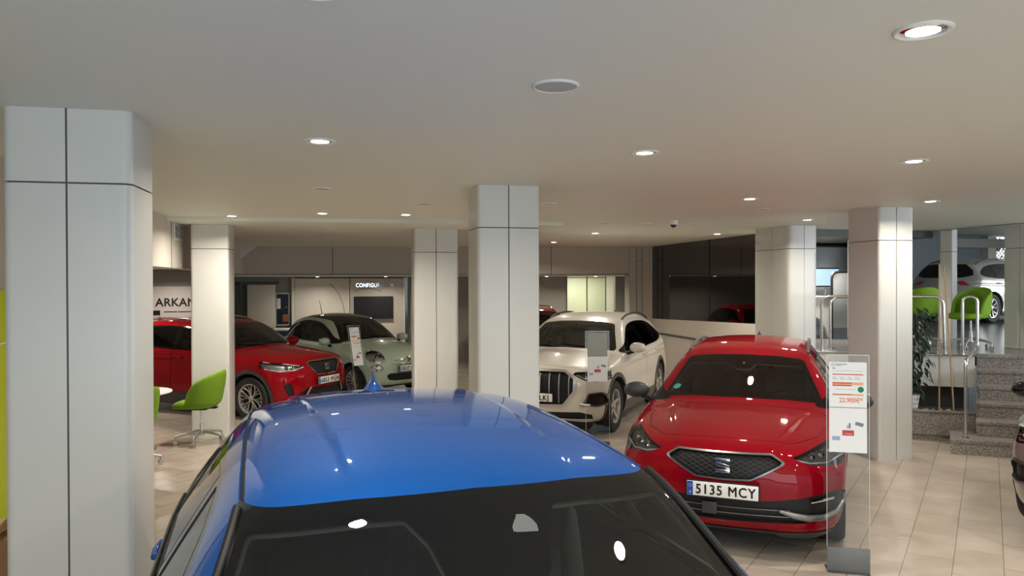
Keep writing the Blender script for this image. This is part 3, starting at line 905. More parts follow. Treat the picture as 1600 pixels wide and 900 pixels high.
# --- blue hatchback (nearest)
def blue_extra(x, ay, z):
    up = sm(z, 1.15, 1.3)
    e1 = 0.30 + 0.09 * np.clip(-x + 0.4, 0, 2) * 0.5
    return up * (0.012 * sm(ay, e1 - 0.002, e1 + 0.026)) * sm(-x, -0.5, 0.1)
def blue_post(sk, car):
    # camera housing behind the glass and its dark cover
    p = sk.front(0, 1.335, -0.05)
    mb = MB().box((p.x + 0.0, 0.0, p.z - 0.0), (0.16, 0.16, 0.05), Matrix.Rotation(rad(32), 3, 'Y'), bev=0.02)
    h = mb.build('camera_housing', M['black'], car)
    # bright strip at the lower window line and door top
    for sy in (1, -1):
        mb = MB(); mb.tube([sk.side(x, sk.zb(x) + 0.012, sy, 0.004) for x in np.linspace(-1.35, 0.80, 26)], 0.007, 8)
        mb.build('window_sill_strip', M['blackgloss'], car)
        mb = MB()
        pts = [sk.front(y, z, 0.006) for y, z in BLUE_APIL]
        pts = [Vector((p.x, p.y * sy, p.z)) for p in pts]
        mb.tube(pts, 0.011, 8); mb.build('pillar_trim', M['black'], car)
BLUE_APIL = [(0.600 + 0.145 * q, 1.395 - 0.345 * q) for q in np.linspace(0, 1, 14)]
BLUE = dict(
    skin=dict(sil=[(2.0, .2), (2.1, .3), (2.14, .45), (2.15, .62), (2.10, .76), (1.97, .87), (1.6, .965), (1.25, 1.02), (1.08, 1.045), (1.02, 1.06), (.80, 1.195), (.60, 1.325), (.47, 1.405), (.36, 1.452), (.2, 1.485), (-.1, 1.513), (-.5, 1.522), (-.9, 1.508), (-1.25, 1.475), (-1.62, 1.42), (-1.70, 1.38), (-1.85, 1.2), (-2.02, .98), (-2.12, .85), (-2.16, .6), (-2.14, .35), (-2.05, .2)],
              hw=.925, zb=lin_zb(.985, -.022), tg=.61, cf=.27, crown=.10, k=.15, nose=2.15, tail=-2.16, extra=blue_extra, gt=(.03, .06), shoulder=.016, cr=.22),
    wb=2.62, wheel_r=.325, rim_r=.23, rim='double', paint=M['blue'], cell=0.018, zmax=1.62,
    dlo=[catmull([(.86, 1.00), (.62, 1.11), (.34, 1.24), (.05, 1.325), (-.4, 1.365), (-.9, 1.35), (-1.25, 1.29), (-1.46, 1.20), (-1.53, 1.12), (-1.45, 1.035), (-.9, 1.005), (0, .985)], 6, True)],
    panes=[[(.70, 1.03), (.36, 1.19), (.08, 1.285), (-.20, 1.325), (-.26, 1.328), (-.26, 1.03)], [(-.36, 1.03), (-.36, 1.335), (-.9, 1.318), (-1.02, 1.30), (-1.02, 1.045)], [(-1.08, 1.06), (-1.08, 1.285), (-1.25, 1.24), (-1.38, 1.17), (-1.40, 1.09)]],
    ws=[(0, 1.432), (.30, 1.426), (.592, 1.408), (.610, 1.392), (.745, 1.06), (.715, 1.03), (.4, 1.065), (0, 1.08)], ws_xmax=1.22, frit=.035, frit_top=.026, ws_eye=[(.055, 1.352), (.140, 1.347), (.118, 1.378), (.085, 1.381)],
    ws_patch=[(0, 1.45), (.27, 1.435), (.20, 1.39), (.155, 1.35), (.13, 1.29), (.09, 1.262), (0, 1.255)],
    rw=[(0, 1.36), (.5, 1.34), (.62, 1.05), (0, 1.06)],
    lines=[('top', [(.335, .592), (.0, .594), (-.5, .592), (-1.0, .580), (-1.5, .555)])], ditch=.008, ditch_m=M['black'],
    panels=[('door_a', 'side', [(.98, .30), (1.0, .8), (.90, .985), (-.30, 1.0), (-.32, .30)]), ('door_b', 'side', [(-.33, .30), (-.31, 1.0), (-1.15, 1.02), (-1.22, .8), (-.98, .55), (-.90, .30)]), ('hood', 'top', [(1.98, 0), (1.93, .45), (1.80, .68), (1.15, .76), (1.04, .70), (1.13, .3), (1.14, 0)])],
    inserts=[dict(label='grille', name='grille', proj='front', poly=[(0, .70), (.42, .69), (.50, .60), (.36, .42), (0, .40)], centre=True, mat=M['black'], depth=.02, frame=.01, frame_m=M['chrome'], frame_name='grille_surround'),
             dict(label='lamp', name='headlight', proj='front', poly=[(.56, .66), (.84, .62), (.88, .74), (.60, .735)], mat=M['silver'], depth=.03, lens=True, pair=True)],
    cab=(-2.0, 1.12), dash_z=.98, dash_x=.86, seat_x=.02, seat_z=.60, bench_x=-.80, mirror_in=(.46, 1.30), mirror=(.74, .985, 1.05), handles=[(-.18, .885), (-1.02, .90)], fin=-1.35, fin_s=1.15, plate=(.50, ''), post=blue_post, seat_m=M['dark2'])

# --- red estate
def leon_extra(x, ay, z):
    lo = 1 - sm(z, 1.0, 1.1)
    c = 0.22 + 0.26 * np.clip((x - 1.0) / 1.1, 0, 1.3)
    c = 0.60 - 0.22 * np.clip((x - 1.0) / 1.1, 0, 1.3)
    up = sm(z, 1.2, 1.3)
    return lo * sm(x, .9, 1.1) * (0.018 * sm(ay, c - 0.05, c + 0.03) - 0.010 * sm(ay, .60, .80)) + up * .005 * sm(ay, .33, .38)
def leon_W(x, z):
    d = z - (.80 - .015 * x)
    return 0.010 * np.exp(-(d / .02) ** 2) - 0.012 * np.exp(-((z - .5) / .12) ** 2) * (1 - sm(np.abs(x), .8, 1.1))
def strip(sk, o, pts, r, name, m, sg=1, out=0.0, n=8, face='front'):
    P_ = [getattr(sk, face)(y, z, out) for y, z in pts]
    P_ = [Vector((p.x, p.y * sg, p.z)) for p in P_]
    return MB().tube(P_, r, n).build(name, m, o)
def lattice(y1, z0, z1, dy, dz, inside, depth, r=0.003):
    def f(sk, o, sg):
        mb = MB()
        k = 0
        z = z0 - 1.0
        while z < z1 + 1.0:
            for s_ in (1, -1):
                seg = []
                for y in np.arange(-y1, y1 + .001, dy / 4):
                    zz = z + s_ * (y) * dz / dy
                    if inside(abs(y), zz): seg.append(sk.front(y, zz, depth))
                    else:
                        if len(seg) > 1: mb.tube(seg, r, 5)
                        seg = []
                if len(seg) > 1: mb.tube(seg, r, 5)
            z += dz
        mb.build('grille_mesh', M['cladding'], o)
    return f
def in_poly(poly): return lambda y, z: poly_sdf(np.array([[y, z]]), poly)[0] < -0.004
LG = [(0, .800), (.34, .800), (.425, .745), (.20, .628), (0, .622)]
def leon_lamp(sk, o, sg):
    spot_cluster(3, .60, .80, .800, .835, .026, M['chrome'], .03)(sk, o, sg)
    strip(sk, o, [(.49, .775), (.62, .748), (.74, .745), (.85, .765)], .006, 'daytime_light', M['white_pl'], sg, -.008)
def leon_post(sk, car):
    p = sk.front(0, .715, .004)
    s_badge(car, p, (1, 0, .18), .105, M['chrome'])
    for sy in (1, -1):
        # silver fang under the fog lamp
        pts = [(.40, .405), (.50, .372), (.60, .350), (.70, .350), (.79, .375), (.84, .44), (.845, .50)]
        P_ = [sk.front(y, z, .004) for y, z in pts]; P_ = [Vector((q.x, q.y * sy, q.z)) for q in P_]
        MB().tube(P_, [.012, .024, .026, .022, .020, .016, .010], 10).build('bumper_blade', M['grey_sat'], car)
        f_ = [sk.front(y, z, -.012) for y, z in [(.62, .468), (.70, .478), (.78, .487)]]; f_ = [Vector((q.x, q.y * sy, q.z)) for q in f_]
        MB().tube(f_, .013, 8).build('fog_lamp', M['chrome'], car)
    mb = MB()
    for z in (.40, .35): mb.tube([sk.front(y, z, -.02) for y in np.linspace(-.48, .48, 17)], .005, 6)
    mb.build('intake_slat', M['grey_sat'], car)
    p = sk.front(-.10, .385, -.01); MB().box(p, (.02, .11, .09), bev=.004).build('radar_cover', M['cladding'], car)
    # round environmental sticker in the corner of the windscreen
    q = sk.front(-.60, 1.085, .003); n = sk.nrm(sk.front(-.60, 1.085))
    xf(MB().lathe([(0, 0), (.038, 0), (.038, .001), (0, .001)], 24), Matrix.Translation(q) @ rot_to(n).to_4x4()).build('windscreen_sticker', mat_once('teal_sticker', (0.05, .28, .26), rough=.5), car)
LEON = dict(
    skin=dict(sil=[(2.06, .2), (2.15, .27), (2.19, .38), (2.20, .55), (2.195, .68), (2.15, .80), (2.05, .872), (1.80, .925), (1.45, .970), (1.15, 1.000), (.98, 1.018), (.93, 1.03), (.72, 1.145), (.50, 1.265), (.33, 1.352), (.22, 1.398), (.05, 1.445), (-.3, 1.480), (-.8, 1.490), (-1.3, 1.470), (-1.85, 1.405), (-1.98, 1.36), (-2.12, 1.2), (-2.28, .98), (-2.40, .85), (-2.44, .6), (-2.42, .35), (-2.3, .2)],
              hw=.90, zb=lin_zb(.955, -.03), tg=.58, cf=.30, crown=.10, k=.13, kn=.36, nose=2.2, tail=-2.44, extra=leon_extra, extraW=leon_W, shoulder=.010, gt=(.04, .05)),
    wb=2.69, wheel_r=.325, rim_r=.235, rim='double', paint=M['red'], cell=.02, zmax=1.6,
    dlo=[catmull([(.80, .965), (.55, 1.09), (.25, 1.235), (-.05, 1.325), (-.5, 1.36), (-1.1, 1.35), (-1.65, 1.29), (-1.95, 1.20), (-1.98, 1.12), (-1.6, 1.04), (-.9, 1.0), (0, .975)], 6, True)],
    panes=[[(.62, 1.0), (.28, 1.18), (0, 1.28), (-.26, 1.32), (-.28, 1.0)]],
    rear_panes=[[(-.36, 1.0), (-.34, 1.325), (-.9, 1.32), (-1.1, 1.31), (-1.1, 1.03)], [(-1.16, 1.04), (-1.16, 1.30), (-1.6, 1.25), (-1.88, 1.17), (-1.88, 1.12)]],
    ws=[(0, 1.382), (.30, 1.373), (.50, 1.352), (.545, 1.335), (.70, 1.035), (.685, 1.005), (.4, 1.035), (0, 1.045)], ws_xmax=1.15, frit=.03, frit_top=.06,
    ws_patch=[(0, 1.40), (.17, 1.40), (.10, 1.30), (.07, 1.27), (0, 1.265)],
    rw=[(0, 1.32), (.5, 1.30), (.6, 1.02), (0, 1.03)],
    panels=[('door_a', 'side', [(.92, .30), (.95, .75), (.86, .95), (-.31, .975), (-.33, .30)]), ('door_b', 'side', [(-.34, .30), (-.32, .975), (-1.15, 1.0), (-1.22, .8), (-1.02, .55), (-.93, .30)]), ('hood', 'top', [(1.995, 0), (1.97, .30), (1.88, .50), (1.62, .665), (1.3, .72), (1.03, .735), (.93, .69), (1.04, .30), (1.055, 0)])],
    inserts=[dict(label='grille', name='grille', proj='front', poly=LG, centre=True, mat=M['black'], depth=.028, frame=.012, frame_m=M['grey_sat'], frame_name='grille_surround', frame_d=-.006, deco=lattice(.43, .6, .82, .065, .034, in_poly(half(LG)), -.018, .0022)),
             dict(label='lamp', name='headlight', proj='front', poly=[(.485, .785), (.60, .735), (.84, .715), (.885, .78), (.89, .905), (.80, .880), (.64, .835)], mat=M['dark'], depth=.05, lens=True, pair=True, deco=leon_lamp, frm=['body', 'hood']),
             dict(label='intake', name='lower_intake', proj='front', poly=[(0, .470), (.30, .470), (.52, .495), (.80, .545), (.86, .52), (.865, .40), (.78, .335), (.55, .310), (0, .300)], centre=True, mat=M['black'], depth=.03)],
    cab=(-2.2, 1.05), dash_z=.93, dash_x=.80, seat_x=-.05, seat_z=.52, bench_x=-.95, mirror_in=(.36, 1.24), mirror=(.66, 1.0, 1.035), mirror_m=M['cladding'], handles=[(-.17, .84), (-1.02, .86)], fin=-1.62, plate=(.535, '5135 MCY'), rails=(.0, -1.75, .575, .045), rail_m=M['grey_sat'], fin_m=M['black'], wipers=False, post=leon_post, lines=[('top', [(.22, .575), (-.3, .585), (-1.0, .575), (-1.7, .55)])])

# --- red crossover
AG = [(0, .885), (.31, .880), (.375, .850), (.235, .690), (0, .680)]
def arona_lamp(sk, o, sg):
    spot_cluster(2, .58, .70, .815, .835, .034, M['chrome'], .03)(sk, o, sg)
    strip(sk, o, [(.45, .815), (.60, .775), (.76, .765), (.845, .80)], .010, 'daytime_light', M['white_pl'], sg, -.006)
    strip(sk, o, [(.50, .835), (.66, .870), (.82, .905)], .007, 'daytime_light', M['white_pl'], sg, -.006)
def arona_post(sk, car):
    s_badge(car, sk.front(0, .785, .006), (1, 0, .15), .095, M['chrome'])
    for sy in (1, -1):
        pts = [(.62, .40), (.70, .47), (.74, .56), (.69, .60)]
        P_ = [sk.front(y, z, .006) for y, z in [(.44, .36), (.40, .44), (.36, .50)]]; P_ = [Vector((q.x, q.y * sy, q.z)) for q in P_]
        MB().tube(P_, .016, 8).build('bumper_blade', M['silver'], car)
def arona_spec(paint, chars, **kw):
    d = dict(
    skin=dict(sil=[(1.94, .22), (2.04, .30), (2.08, .42), (2.09, .60), (2.07, .76), (2.01, .88), (1.90, .955), (1.6, 1.015), (1.25, 1.055), (1.05, 1.08), (.97, 1.095), (.75, 1.215), (.50, 1.345), (.33, 1.425), (.20, 1.465), (0, 1.495), (-.4, 1.515), (-.9, 1.51), (-1.3, 1.475), (-1.62, 1.42), (-1.72, 1.37), (-1.86, 1.15), (-1.95, .97), (-2.02, .85), (-2.04, .6), (-2.02, .4), (-1.92, .22)],
              hw=.89, zb=lin_zb(1.02, -.03), tg=.50, zbot=.22, cf=.30, crown=.11, k=.14, kn=.34, nose=2.09, tail=-2.04, extra=None, extraW=lambda x, z: 0.012 * np.exp(-((z - .90 + .02 * x) / .025) ** 2), shoulder=.012, gt=(.04, .05)),
    wb=2.566, wheel_r=.335, rim_r=.235, rim='petal', rim_m=M['alloy'], disc_m=M['black'], paint=paint, cell=.022, zmax=1.62, clad=.055, clad_z=.36,
    dlo=[catmull([(.78, 1.03), (.52, 1.17), (.22, 1.315), (-.05, 1.385), (-.5, 1.41), (-1.0, 1.395), (-1.35, 1.33), (-1.52, 1.22), (-1.50, 1.13), (-1.1, 1.07), (-.5, 1.05), (0, 1.04)], 6, True)],
    panes=[[(.60, 1.065), (.25, 1.255), (0, 1.345), (-.26, 1.375), (-.28, 1.07)]], rear_panes=[[(-.36, 1.07), (-.34, 1.38), (-.9, 1.37), (-1.02, 1.35), (-1.02, 1.09)], [(-1.08, 1.1), (-1.08, 1.34), (-1.3, 1.29), (-1.42, 1.2), (-1.38, 1.13)]],
    ws=[(0, 1.442), (.30, 1.433), (.50, 1.412), (.55, 1.395), (.70, 1.085), (.685, 1.055), (.4, 1.09), (0, 1.10)], ws_xmax=1.12, frit=.03, frit_top=.05,
    rw=[(0, 1.34), (.5, 1.32), (.6, 1.06), (0, 1.07)],
    panels=[('door_a', 'side', [(.88, .38), (.92, .8), (.83, 1.03), (-.31, 1.045), (-.33, .38)]), ('door_b', 'side', [(-.34, .38), (-.32, 1.045), (-1.12, 1.07), (-1.16, .85), (-.96, .62), (-.88, .38)]), ('hood', 'top', [(1.95, 0), (1.93, .30), (1.84, .48), (1.6, .63), (1.3, .70), (1.05, .72), (.94, .68), (1.05, .30), (1.07, 0)])],
    inserts=[dict(label='grille', name='grille', proj='front', poly=AG, centre=True, mat=M['black'], depth=.025, frame=.010, frame_m=M['chrome'], frame_name='grille_surround', deco=lattice(.38, .66, .9, .07, .035, in_poly(half(AG)), -.012)),
             dict(label='lamp', name='headlight', proj='front', poly=[(.42, .825), (.56, .765), (.80, .755), (.865, .82), (.885, .925), (.70, .885)], mat=M['silver'], depth=.05, lens=True, pair=True, deco=arona_lamp, frm=['body', 'hood']),
             dict(label='intake', name='lower_intake', proj='front', poly=[(0, .475), (.40, .50), (.55, .42), (.60, .30), (0, .27)], centre=True, mat=M['black'], depth=.02),
             dict(label='fog', name='fog_lamp_recess', proj='front', poly=[(.62, .40), (.70, .40), (.755, .53), (.71, .60), (.66, .56)], mat=M['black'], depth=.02, pair=True)],
    cab=(-1.85, 1.02), dash_z=.98, dash_x=.80, seat_x=-.02, seat_z=.62, bench_x=-.85, mirror_in=(.36, 1.30), mirror=(.60, .92, 1.085), handles=[(-.17, .93), (-1.0, .95)], fin=-1.5, plate=(.585, chars), rails=(.05, -1.45, .57, .055), rail_m=M['chrome'], fin_m=paint, post=arona_post)
    d.update(kw); return d

# --- mint city car
def fiat_post(sk, car):
    for sy in (1, -1):
        q = lambda y, z, o=0.0: (lambda p: Vector((p.x, p.y * sy, p.z)))(sk.front(y, z, o))
        for nm, cy, cz, ry, rz in (('headlight', .555, .750, .118, .112), ('fog_lamp', .575, .562, .082, .070)):
            ring = [q(cy + ry * math.cos(a), cz + rz * math.sin(a), .004) for a in np.linspace(0, 2 * PI, 41)[:-1]]
            MB().tube(ring, .011, 8, closed=True).build('lamp_ring', M['chrome'], car)
            c = q(cy, cz, -.045); n = Vector((1, .25 * sy, .1)); Mx = Matrix.Translation(c) @ rot_to(n).to_4x4()
            h = xf(MB().lathe([(0, -.02), (rz * .30, -.018), (rz * .42, .0), (rz * .46, .015), (rz * .50, .0), (rz * .9, .035)], 28, cap=False), Mx).build('projector', M['chrome'], car)
        P_ = [q(y, .685 + .006 * math.sin(y * 6), .012) for y in np.linspace(.075, .30, 8)]
        MB().tube(P_, [.005, .009, .011, .011, .011, .010, .008, .004], 8).build('chrome_whisker', M['chrome'], car)
        P_ = [q(y, .622 - .01 * (y - .2), .010) for y in np.linspace(.0, .34, 8)]
        MB().tube(P_, .009, 8).build('chrome_whisker', M['chrome'], car)
    p = sk.front(0, .692, .01); Mx = Matrix.Translation(p) @ rot_to(sk.nrm(sk.front(0, .692))).to_4x4()
    e = xf(MB().lathe([(0, .012), (.04, .012), (.052, .008), (.055, 0), (0, 0)], 32), Mx).build('emblem', M['chrome'], car)
    xf(MB().lathe([(0, .015), (.038, .014), (.038, .010), (0, .010)], 32), Mx).build('emblem_disc', mat_once('dark_red_enamel', (.12, .01, .015), rough=.3), e)
    p = sk.top(-.98, 0)
    MB().cyl(p, p + Vector((-.01, 0, .02)), .022, .014).tube([p + Vector((-.005, 0, .015)), p + Vector((-.10, 0, .30))], [.007, .0035], 8).build('rod_antenna', M['black'], car)
FIAT = dict(
    skin=dict(sil=[(1.66, .2), (1.76, .26), (1.81, .36), (1.83, .50), (1.82, .64), (1.77, .76), (1.66, .86), (1.45, .935), (1.15, .985), (.95, 1.01), (.86, 1.025), (.68, 1.13), (.42, 1.285), (.24, 1.375), (.12, 1.420), (-.1, 1.462), (-.4, 1.485), (-.75, 1.475), (-1.05, 1.425), (-1.25, 1.36), (-1.42, 1.2), (-1.56, 1.0), (-1.66, .85), (-1.70, .6), (-1.68, .4), (-1.60, .2)],
              hw=.815, zb=lin_zb(.955, -.035), tg=.42, cf=.38, crown=.17, k=.20, kn=.42, kr=.35, nose=1.83, tail=-1.70, cr=.32, tuck=.05, shoulder=.014, gt=(.03, .10), taper=(.05, .09)),
    wb=2.30, wheel_r=.295, rim_r=.20, rim='multi', rim_m=M['alloy'], paint=M['mint'], cell=.021, zmax=1.6, tyre_w=.19,
    dlo=[catmull([(.66, .965), (.44, 1.09), (.16, 1.245), (-.12, 1.335), (-.5, 1.365), (-.85, 1.325), (-1.12, 1.21), (-1.24, 1.06), (-1.10, 1.005), (-.6, .985), (0, .97)], 6, True)],
    panes=[[(.50, .995), (.16, 1.18), (-.12, 1.29), (-.44, 1.325), (-.46, .995)]], rear_panes=[[(-.54, 1.0), (-.53, 1.33), (-.84, 1.29), (-1.05, 1.20), (-1.14, 1.06), (-1.05, 1.02)]],
    ws=[(0, 1.405), (.28, 1.395), (.46, 1.365), (.51, 1.335), (.655, 1.01), (.63, .985), (.35, 1.02), (0, 1.035)], ws_xmax=1.05, frit=.03, frit_top=.05,
    rw=[(0, 1.32), (.42, 1.28), (.5, 1.05), (0, 1.06)],
    roofpanel=[(.33, 0), (.28, .40), (.16, .505), (-.2, .535), (-.85, .50), (-1.00, .36), (-1.05, 0)], roof_m=M['blackgloss'],
    panels=[('door', 'side', [(.78, .28), (.82, .7), (.74, .95), (-.50, .975), (-.52, .45), (-.44, .28)]), ('hood', 'top', [(1.60, 0), (1.56, .30), (1.42, .50), (1.15, .60), (.88, .64), (.80, .60), (.93, .3), (.955, 0)])],
    inserts=[dict(label='lampf', name='headlight', proj='front', poly=[(.555 + .112 * math.cos(a), .750 + .106 * math.sin(a)) for a in np.linspace(0, 2 * PI, 28)[:-1]], mat=M['satin'], depth=.055, lens=True, pair=True, frm=['body', 'hood', 'seam']),
             dict(label='fogf', name='fog_lamp', proj='front', poly=[(.575 + .076 * math.cos(a), .562 + .064 * math.sin(a)) for a in np.linspace(0, 2 * PI, 28)[:-1]], mat=M['satin'], depth=.045, lens=True, pair=True),
             dict(label='intake', name='lower_grille', proj='front', poly=[(0, .455), (.38, .455), (.44, .42), (.40, .345), (.30, .325), (0, .320)], centre=True, mat=M['black'], depth=.025, frame=.008, frame_m=M['mint'], frame_name='grille_lip', deco=lattice(.44, .3, .48, .04, .028, lambda y, z: .335 < z < .445 and y < .40, -.012, .0022))],
    cab=(-1.55, .95), dash_z=.94, dash_x=.68, dash_m=M['dark'], seat_x=-.15, seat_z=.58, bench_x=-.80, seat_m=M['dark2'], mirror_in=(.28, 1.25), mirror=(.50, .93, 1.0), mirror_m=M['mint'], handles=[(-.36, .86)], handle_m=M['chrome'], plate=(.535, '3837 MGN'), post=fiat_post, wiper_y=((.5, -.05), (-.08, -.55)))

# --- white SUV
QG = [(0, .905), (.39, .895), (.515, .810), (.515, .650), (.38, .475), (0, .465)]
def q3_lamp(sk, o, sg):
    spot_cluster(3, .66, .84, .835, .845, .030, M['chrome'], .035)(sk, o, sg)
    strip(sk, o, [(.55, .865), (.67, .812), (.80, .790), (.90, .800)], .007, 'daytime_light', M['white_pl'], sg, -.008)
def q3_post(sk, car):
    mb = MB()
    for y in np.linspace(-.46, .46, 8):
        z1 = .885 if abs(y) < .42 else .85; z0 = .49 if abs(y) < .40 else .55
        mb.tube([sk.front(y, z, -.008) for z in np.linspace(z0, z1, 7)], .008, 6)
    mb.build('grille_bar', M['satin'], car)
    for sy in (1, -1):
        P_ = [sk.front(y, z, .003) for y, z in [(.60, .485), (.66, .468), (.72, .466)]]; P_ = [Vector((q.x, q.y * sy, q.z)) for q in P_]
        MB().tube(P_, .017, 8).build('bumper_blade', M['alloy'], car)
def q3_spec(paint, chars, **kw):
    d = dict(
    skin=dict(sil=[(2.04, .24), (2.14, .32), (2.18, .44), (2.19, .66), (2.18, .82), (2.12, .93), (2.0, .99), (1.7, 1.04), (1.35, 1.085), (1.12, 1.11), (1.03, 1.13), (.82, 1.25), (.58, 1.385), (.40, 1.475), (.26, 1.525), (.05, 1.57), (-.4, 1.605), (-.9, 1.605), (-1.35, 1.57), (-1.75, 1.50), (-1.86, 1.43), (-2.0, 1.2), (-2.14, 1.0), (-2.24, .88), (-2.27, .6), (-2.24, .4), (-2.14, .24)],
              hw=.925, zb=lin_zb(1.045, -.03), tg=.52, zbot=.24, cf=.27, crown=.10, k=.14, kn=.30, nose=2.19, tail=-2.27, extraW=lambda x, z: 0.014 * np.exp(-((z - .93 + .01 * x) / .03) ** 2) - .012 * np.exp(-((z - .62) / .10) ** 2) * (1 - sm(np.abs(x), .8, 1.1)), shoulder=.012, gt=(.04, .06), cr=.22),
    wb=2.68, wheel_r=.36, rim_r=.24, rim='five', rim_m=M['alloy'], paint=paint, cell=.022, zmax=1.7, clad=.06, clad_z=.38, clad_m=M['q_cladding'], tyre_w=.235,
    dlo=[catmull([(.82, 1.065), (.56, 1.20), (.26, 1.355), (0, 1.435), (-.45, 1.47), (-1.0, 1.45), (-1.4, 1.38), (-1.68, 1.24), (-1.66, 1.16), (-1.2, 1.10), (-.5, 1.08), (0, 1.07)], 6, True)],
    panes=[[(.64, 1.10), (.30, 1.29), (.02, 1.39), (-.26, 1.43), (-.28, 1.10)]], rear_panes=[[(-.36, 1.10), (-.34, 1.44), (-.95, 1.42), (-1.08, 1.40), (-1.08, 1.12)], [(-1.14, 1.13), (-1.14, 1.39), (-1.38, 1.33), (-1.56, 1.22), (-1.52, 1.16)]],
    ws=[(0, 1.500), (.32, 1.490), (.53, 1.465), (.58, 1.445), (.735, 1.12), (.72, 1.09), (.4, 1.125), (0, 1.135)], ws_xmax=1.22, frit=.035, frit_top=.06,
    rw=[(0, 1.42), (.5, 1.40), (.62, 1.12), (0, 1.13)],
    panels=[('door_a', 'side', [(.92, .40), (.95, .85), (.86, 1.06), (-.31, 1.075), (-.33, .40)]), ('door_b', 'side', [(-.34, .40), (-.32, 1.075), (-1.20, 1.10), (-1.24, .9), (-1.04, .66), (-.94, .40)]), ('hood', 'top', [(2.04, 0), (2.02, .38), (1.93, .56), (1.7, .70), (1.35, .76), (1.10, .77), (1.0, .73), (1.12, .3), (1.14, 0)])],
    inserts=[dict(label='grille', name='grille', proj='front', poly=QG, centre=True, mat=M['black'], depth=.035, frame=.030, frame_m=M['satin'], frame_name='grille_surround', frame_d=-.010),
             dict(label='lamp', name='headlight', proj='front', poly=[(.50, .872), (.57, .832), (.66, .790), (.80, .765), (.90, .775), (.925, .83), (.91, .885), (.70, .905), (.53, .897)], mat=M['dark'], depth=.05, lens=True, pair=True, deco=q3_lamp, frm=['body', 'hood']),
             dict(label='side_intake', name='side_intake', proj='front', reach=.45, poly=[(.655, .480), (.715, .605), (.84, .615), (.875, .580), (.895, .470), (.80, .455)], mat=M['black'], depth=.03, pair=True, frame=.018, frame_m=M['grey_sat'], frame_name='intake_surround'),
             dict(label='intake', name='lower_intake', proj='front', poly=[(0, .36), (.60, .37), (.74, .33), (.74, .27), (0, .27)], centre=True, mat=M['black'], depth=.015, frm=['body', 'cladding'])],
    cab=(-2.1, 1.1), dash_z=1.02, dash_x=.86, seat_x=0.0, seat_z=.66, bench_x=-.95, mirror_in=(.42, 1.37), mirror=(.70, 1.03, 1.135), handles=[(-.17, .965), (-1.08, .98)], fin=-1.60, fin_m=M['black'], plate=(.56, chars), rails=(.05, -1.62, .60, .05), rail_m=M['black'], post=q3_post)
    d.update(kw); return d

def at_heading(x, y, deg): return (x, y), rad(deg)
_b = make_car('car', 'glossy blue hatchback seen from above its windscreen, in front of all the other cars', 'car', (0.288, 2.50), rad(-83.3), BLUE)
_b.scale = (1.05, 1.05, 1.062)
make_car('car', 'deep red estate car with black mirrors, facing forward beside the clear price stand', 'car', (3.98, 6.93), rad(-124.6), LEON)
make_car('car', 'red crossover with black wheel arch trim, parked behind the lime swivel chair', 'car', (-2.05, 13.33), rad(-36.0), arona_spec(M['red2'], '6853 MGN'))
make_car('car', 'mint green city car with round headlights and black roof', 'car', (-0.02, 15.3), rad(-54.5), FIAT)
make_car('car', 'white SUV with vertical grille bars and grey wheel arches, beside the red estate', 'car', (3.72, 11.48), rad(-126.3), q3_spec(M['white'], '1720 LKJ'))
# more cars, mostly hidden
def suv_post(sk, car):
    for sy in (1, -1):
        pass
SUV = q3_spec(M['silverpaint'], '', mirror=(.70, 1.03, 1.16), z=1.07, cabin=True, side_glass=M['glass_tint'], rim='double', clad=None, wipers=False,
    inserts=[dict(label='tail', name='tail_lamp', proj='rear', reach=.24, poly=[(.40, 1.01), (.52, .93), (.80, .93), (.90, .99), (.90, 1.08), (.70, 1.09)], mat=M['taillight'], pair=True),
             dict(label='rearbumper', name='rear_bumper_trim', proj='rear', poly=[(0, .55), (.6, .55), (.8, .48), (.8, .24), (0, .24)], centre=True, mat=M['dark'], depth=.01)],
    rw=[(0, 1.47), (.48, 1.45), (.66, 1.30), (.70, 1.17), (.5, 1.12), (0, 1.11)], post=None, plate=None)
make_car('car', 'champagne silver SUV with red tail lamp in the raised room behind the lime chairs', 'car', (16.5, 16.6), rad(17), SUV)
make_car('car', 'greyish SUV at the foot of the granite steps, only its black mirror and wheel showing', 'car', (7.46, 5.33), rad(-151), q3_spec(M['greige'], '', mirror_m=M['blackgloss'], mirror=(.70, 1.05, 1.06), cab=(-2.1, 1.1)))
make_car('car', 'dark red car standing under the rear beam, only its roof showing above the white SUV', 'car', (4.2, 17.2), rad(-82), arona_spec(M['red2'], ''))
# ------------------------------------------------------------------ the room
CEIL = 2.97
PZ = 1.07                       # raised floor
E1 = Vector((.8387, -.5446, 0)); N1 = Vector((.5446, .8387, 0))   # along / into the granite steps
def en(e, n, z=0): return E1 * e + N1 * n + Vector((0, 0, z))
NE = 11.97                      # edge of the raised floor
struct('floor', MB().box2((-7, -5, -.12), (20, 22, 0)), M['floor'])
# ceiling slab with the slightly lower field at the back
mb = MB(); mb.box2((-7, -5, CEIL), (9.9, 10.30, CEIL + .2)); mb.box2((3.0, 10.30, CEIL), (9.9, 17.6, CEIL + .2)); mb.box2((-7, 10.30, CEIL - .05), (3.0, 17.6, CEIL + .2))
struct('ceiling', mb, M['ceiling'])
struct('ceiling_rear', MB().box2((-7, 19.6, 2.42), (8.5, 22, 2.6)), M['ceiling'])
struct('ceiling_upper', MB().box2((9.9, -5, 3.75), (24, 24, 3.95)), M['ceiling'])
struct('trim_1', MB().box2((9.82, -5, CEIL), (9.98, 24, 3.8)), M['wall'])
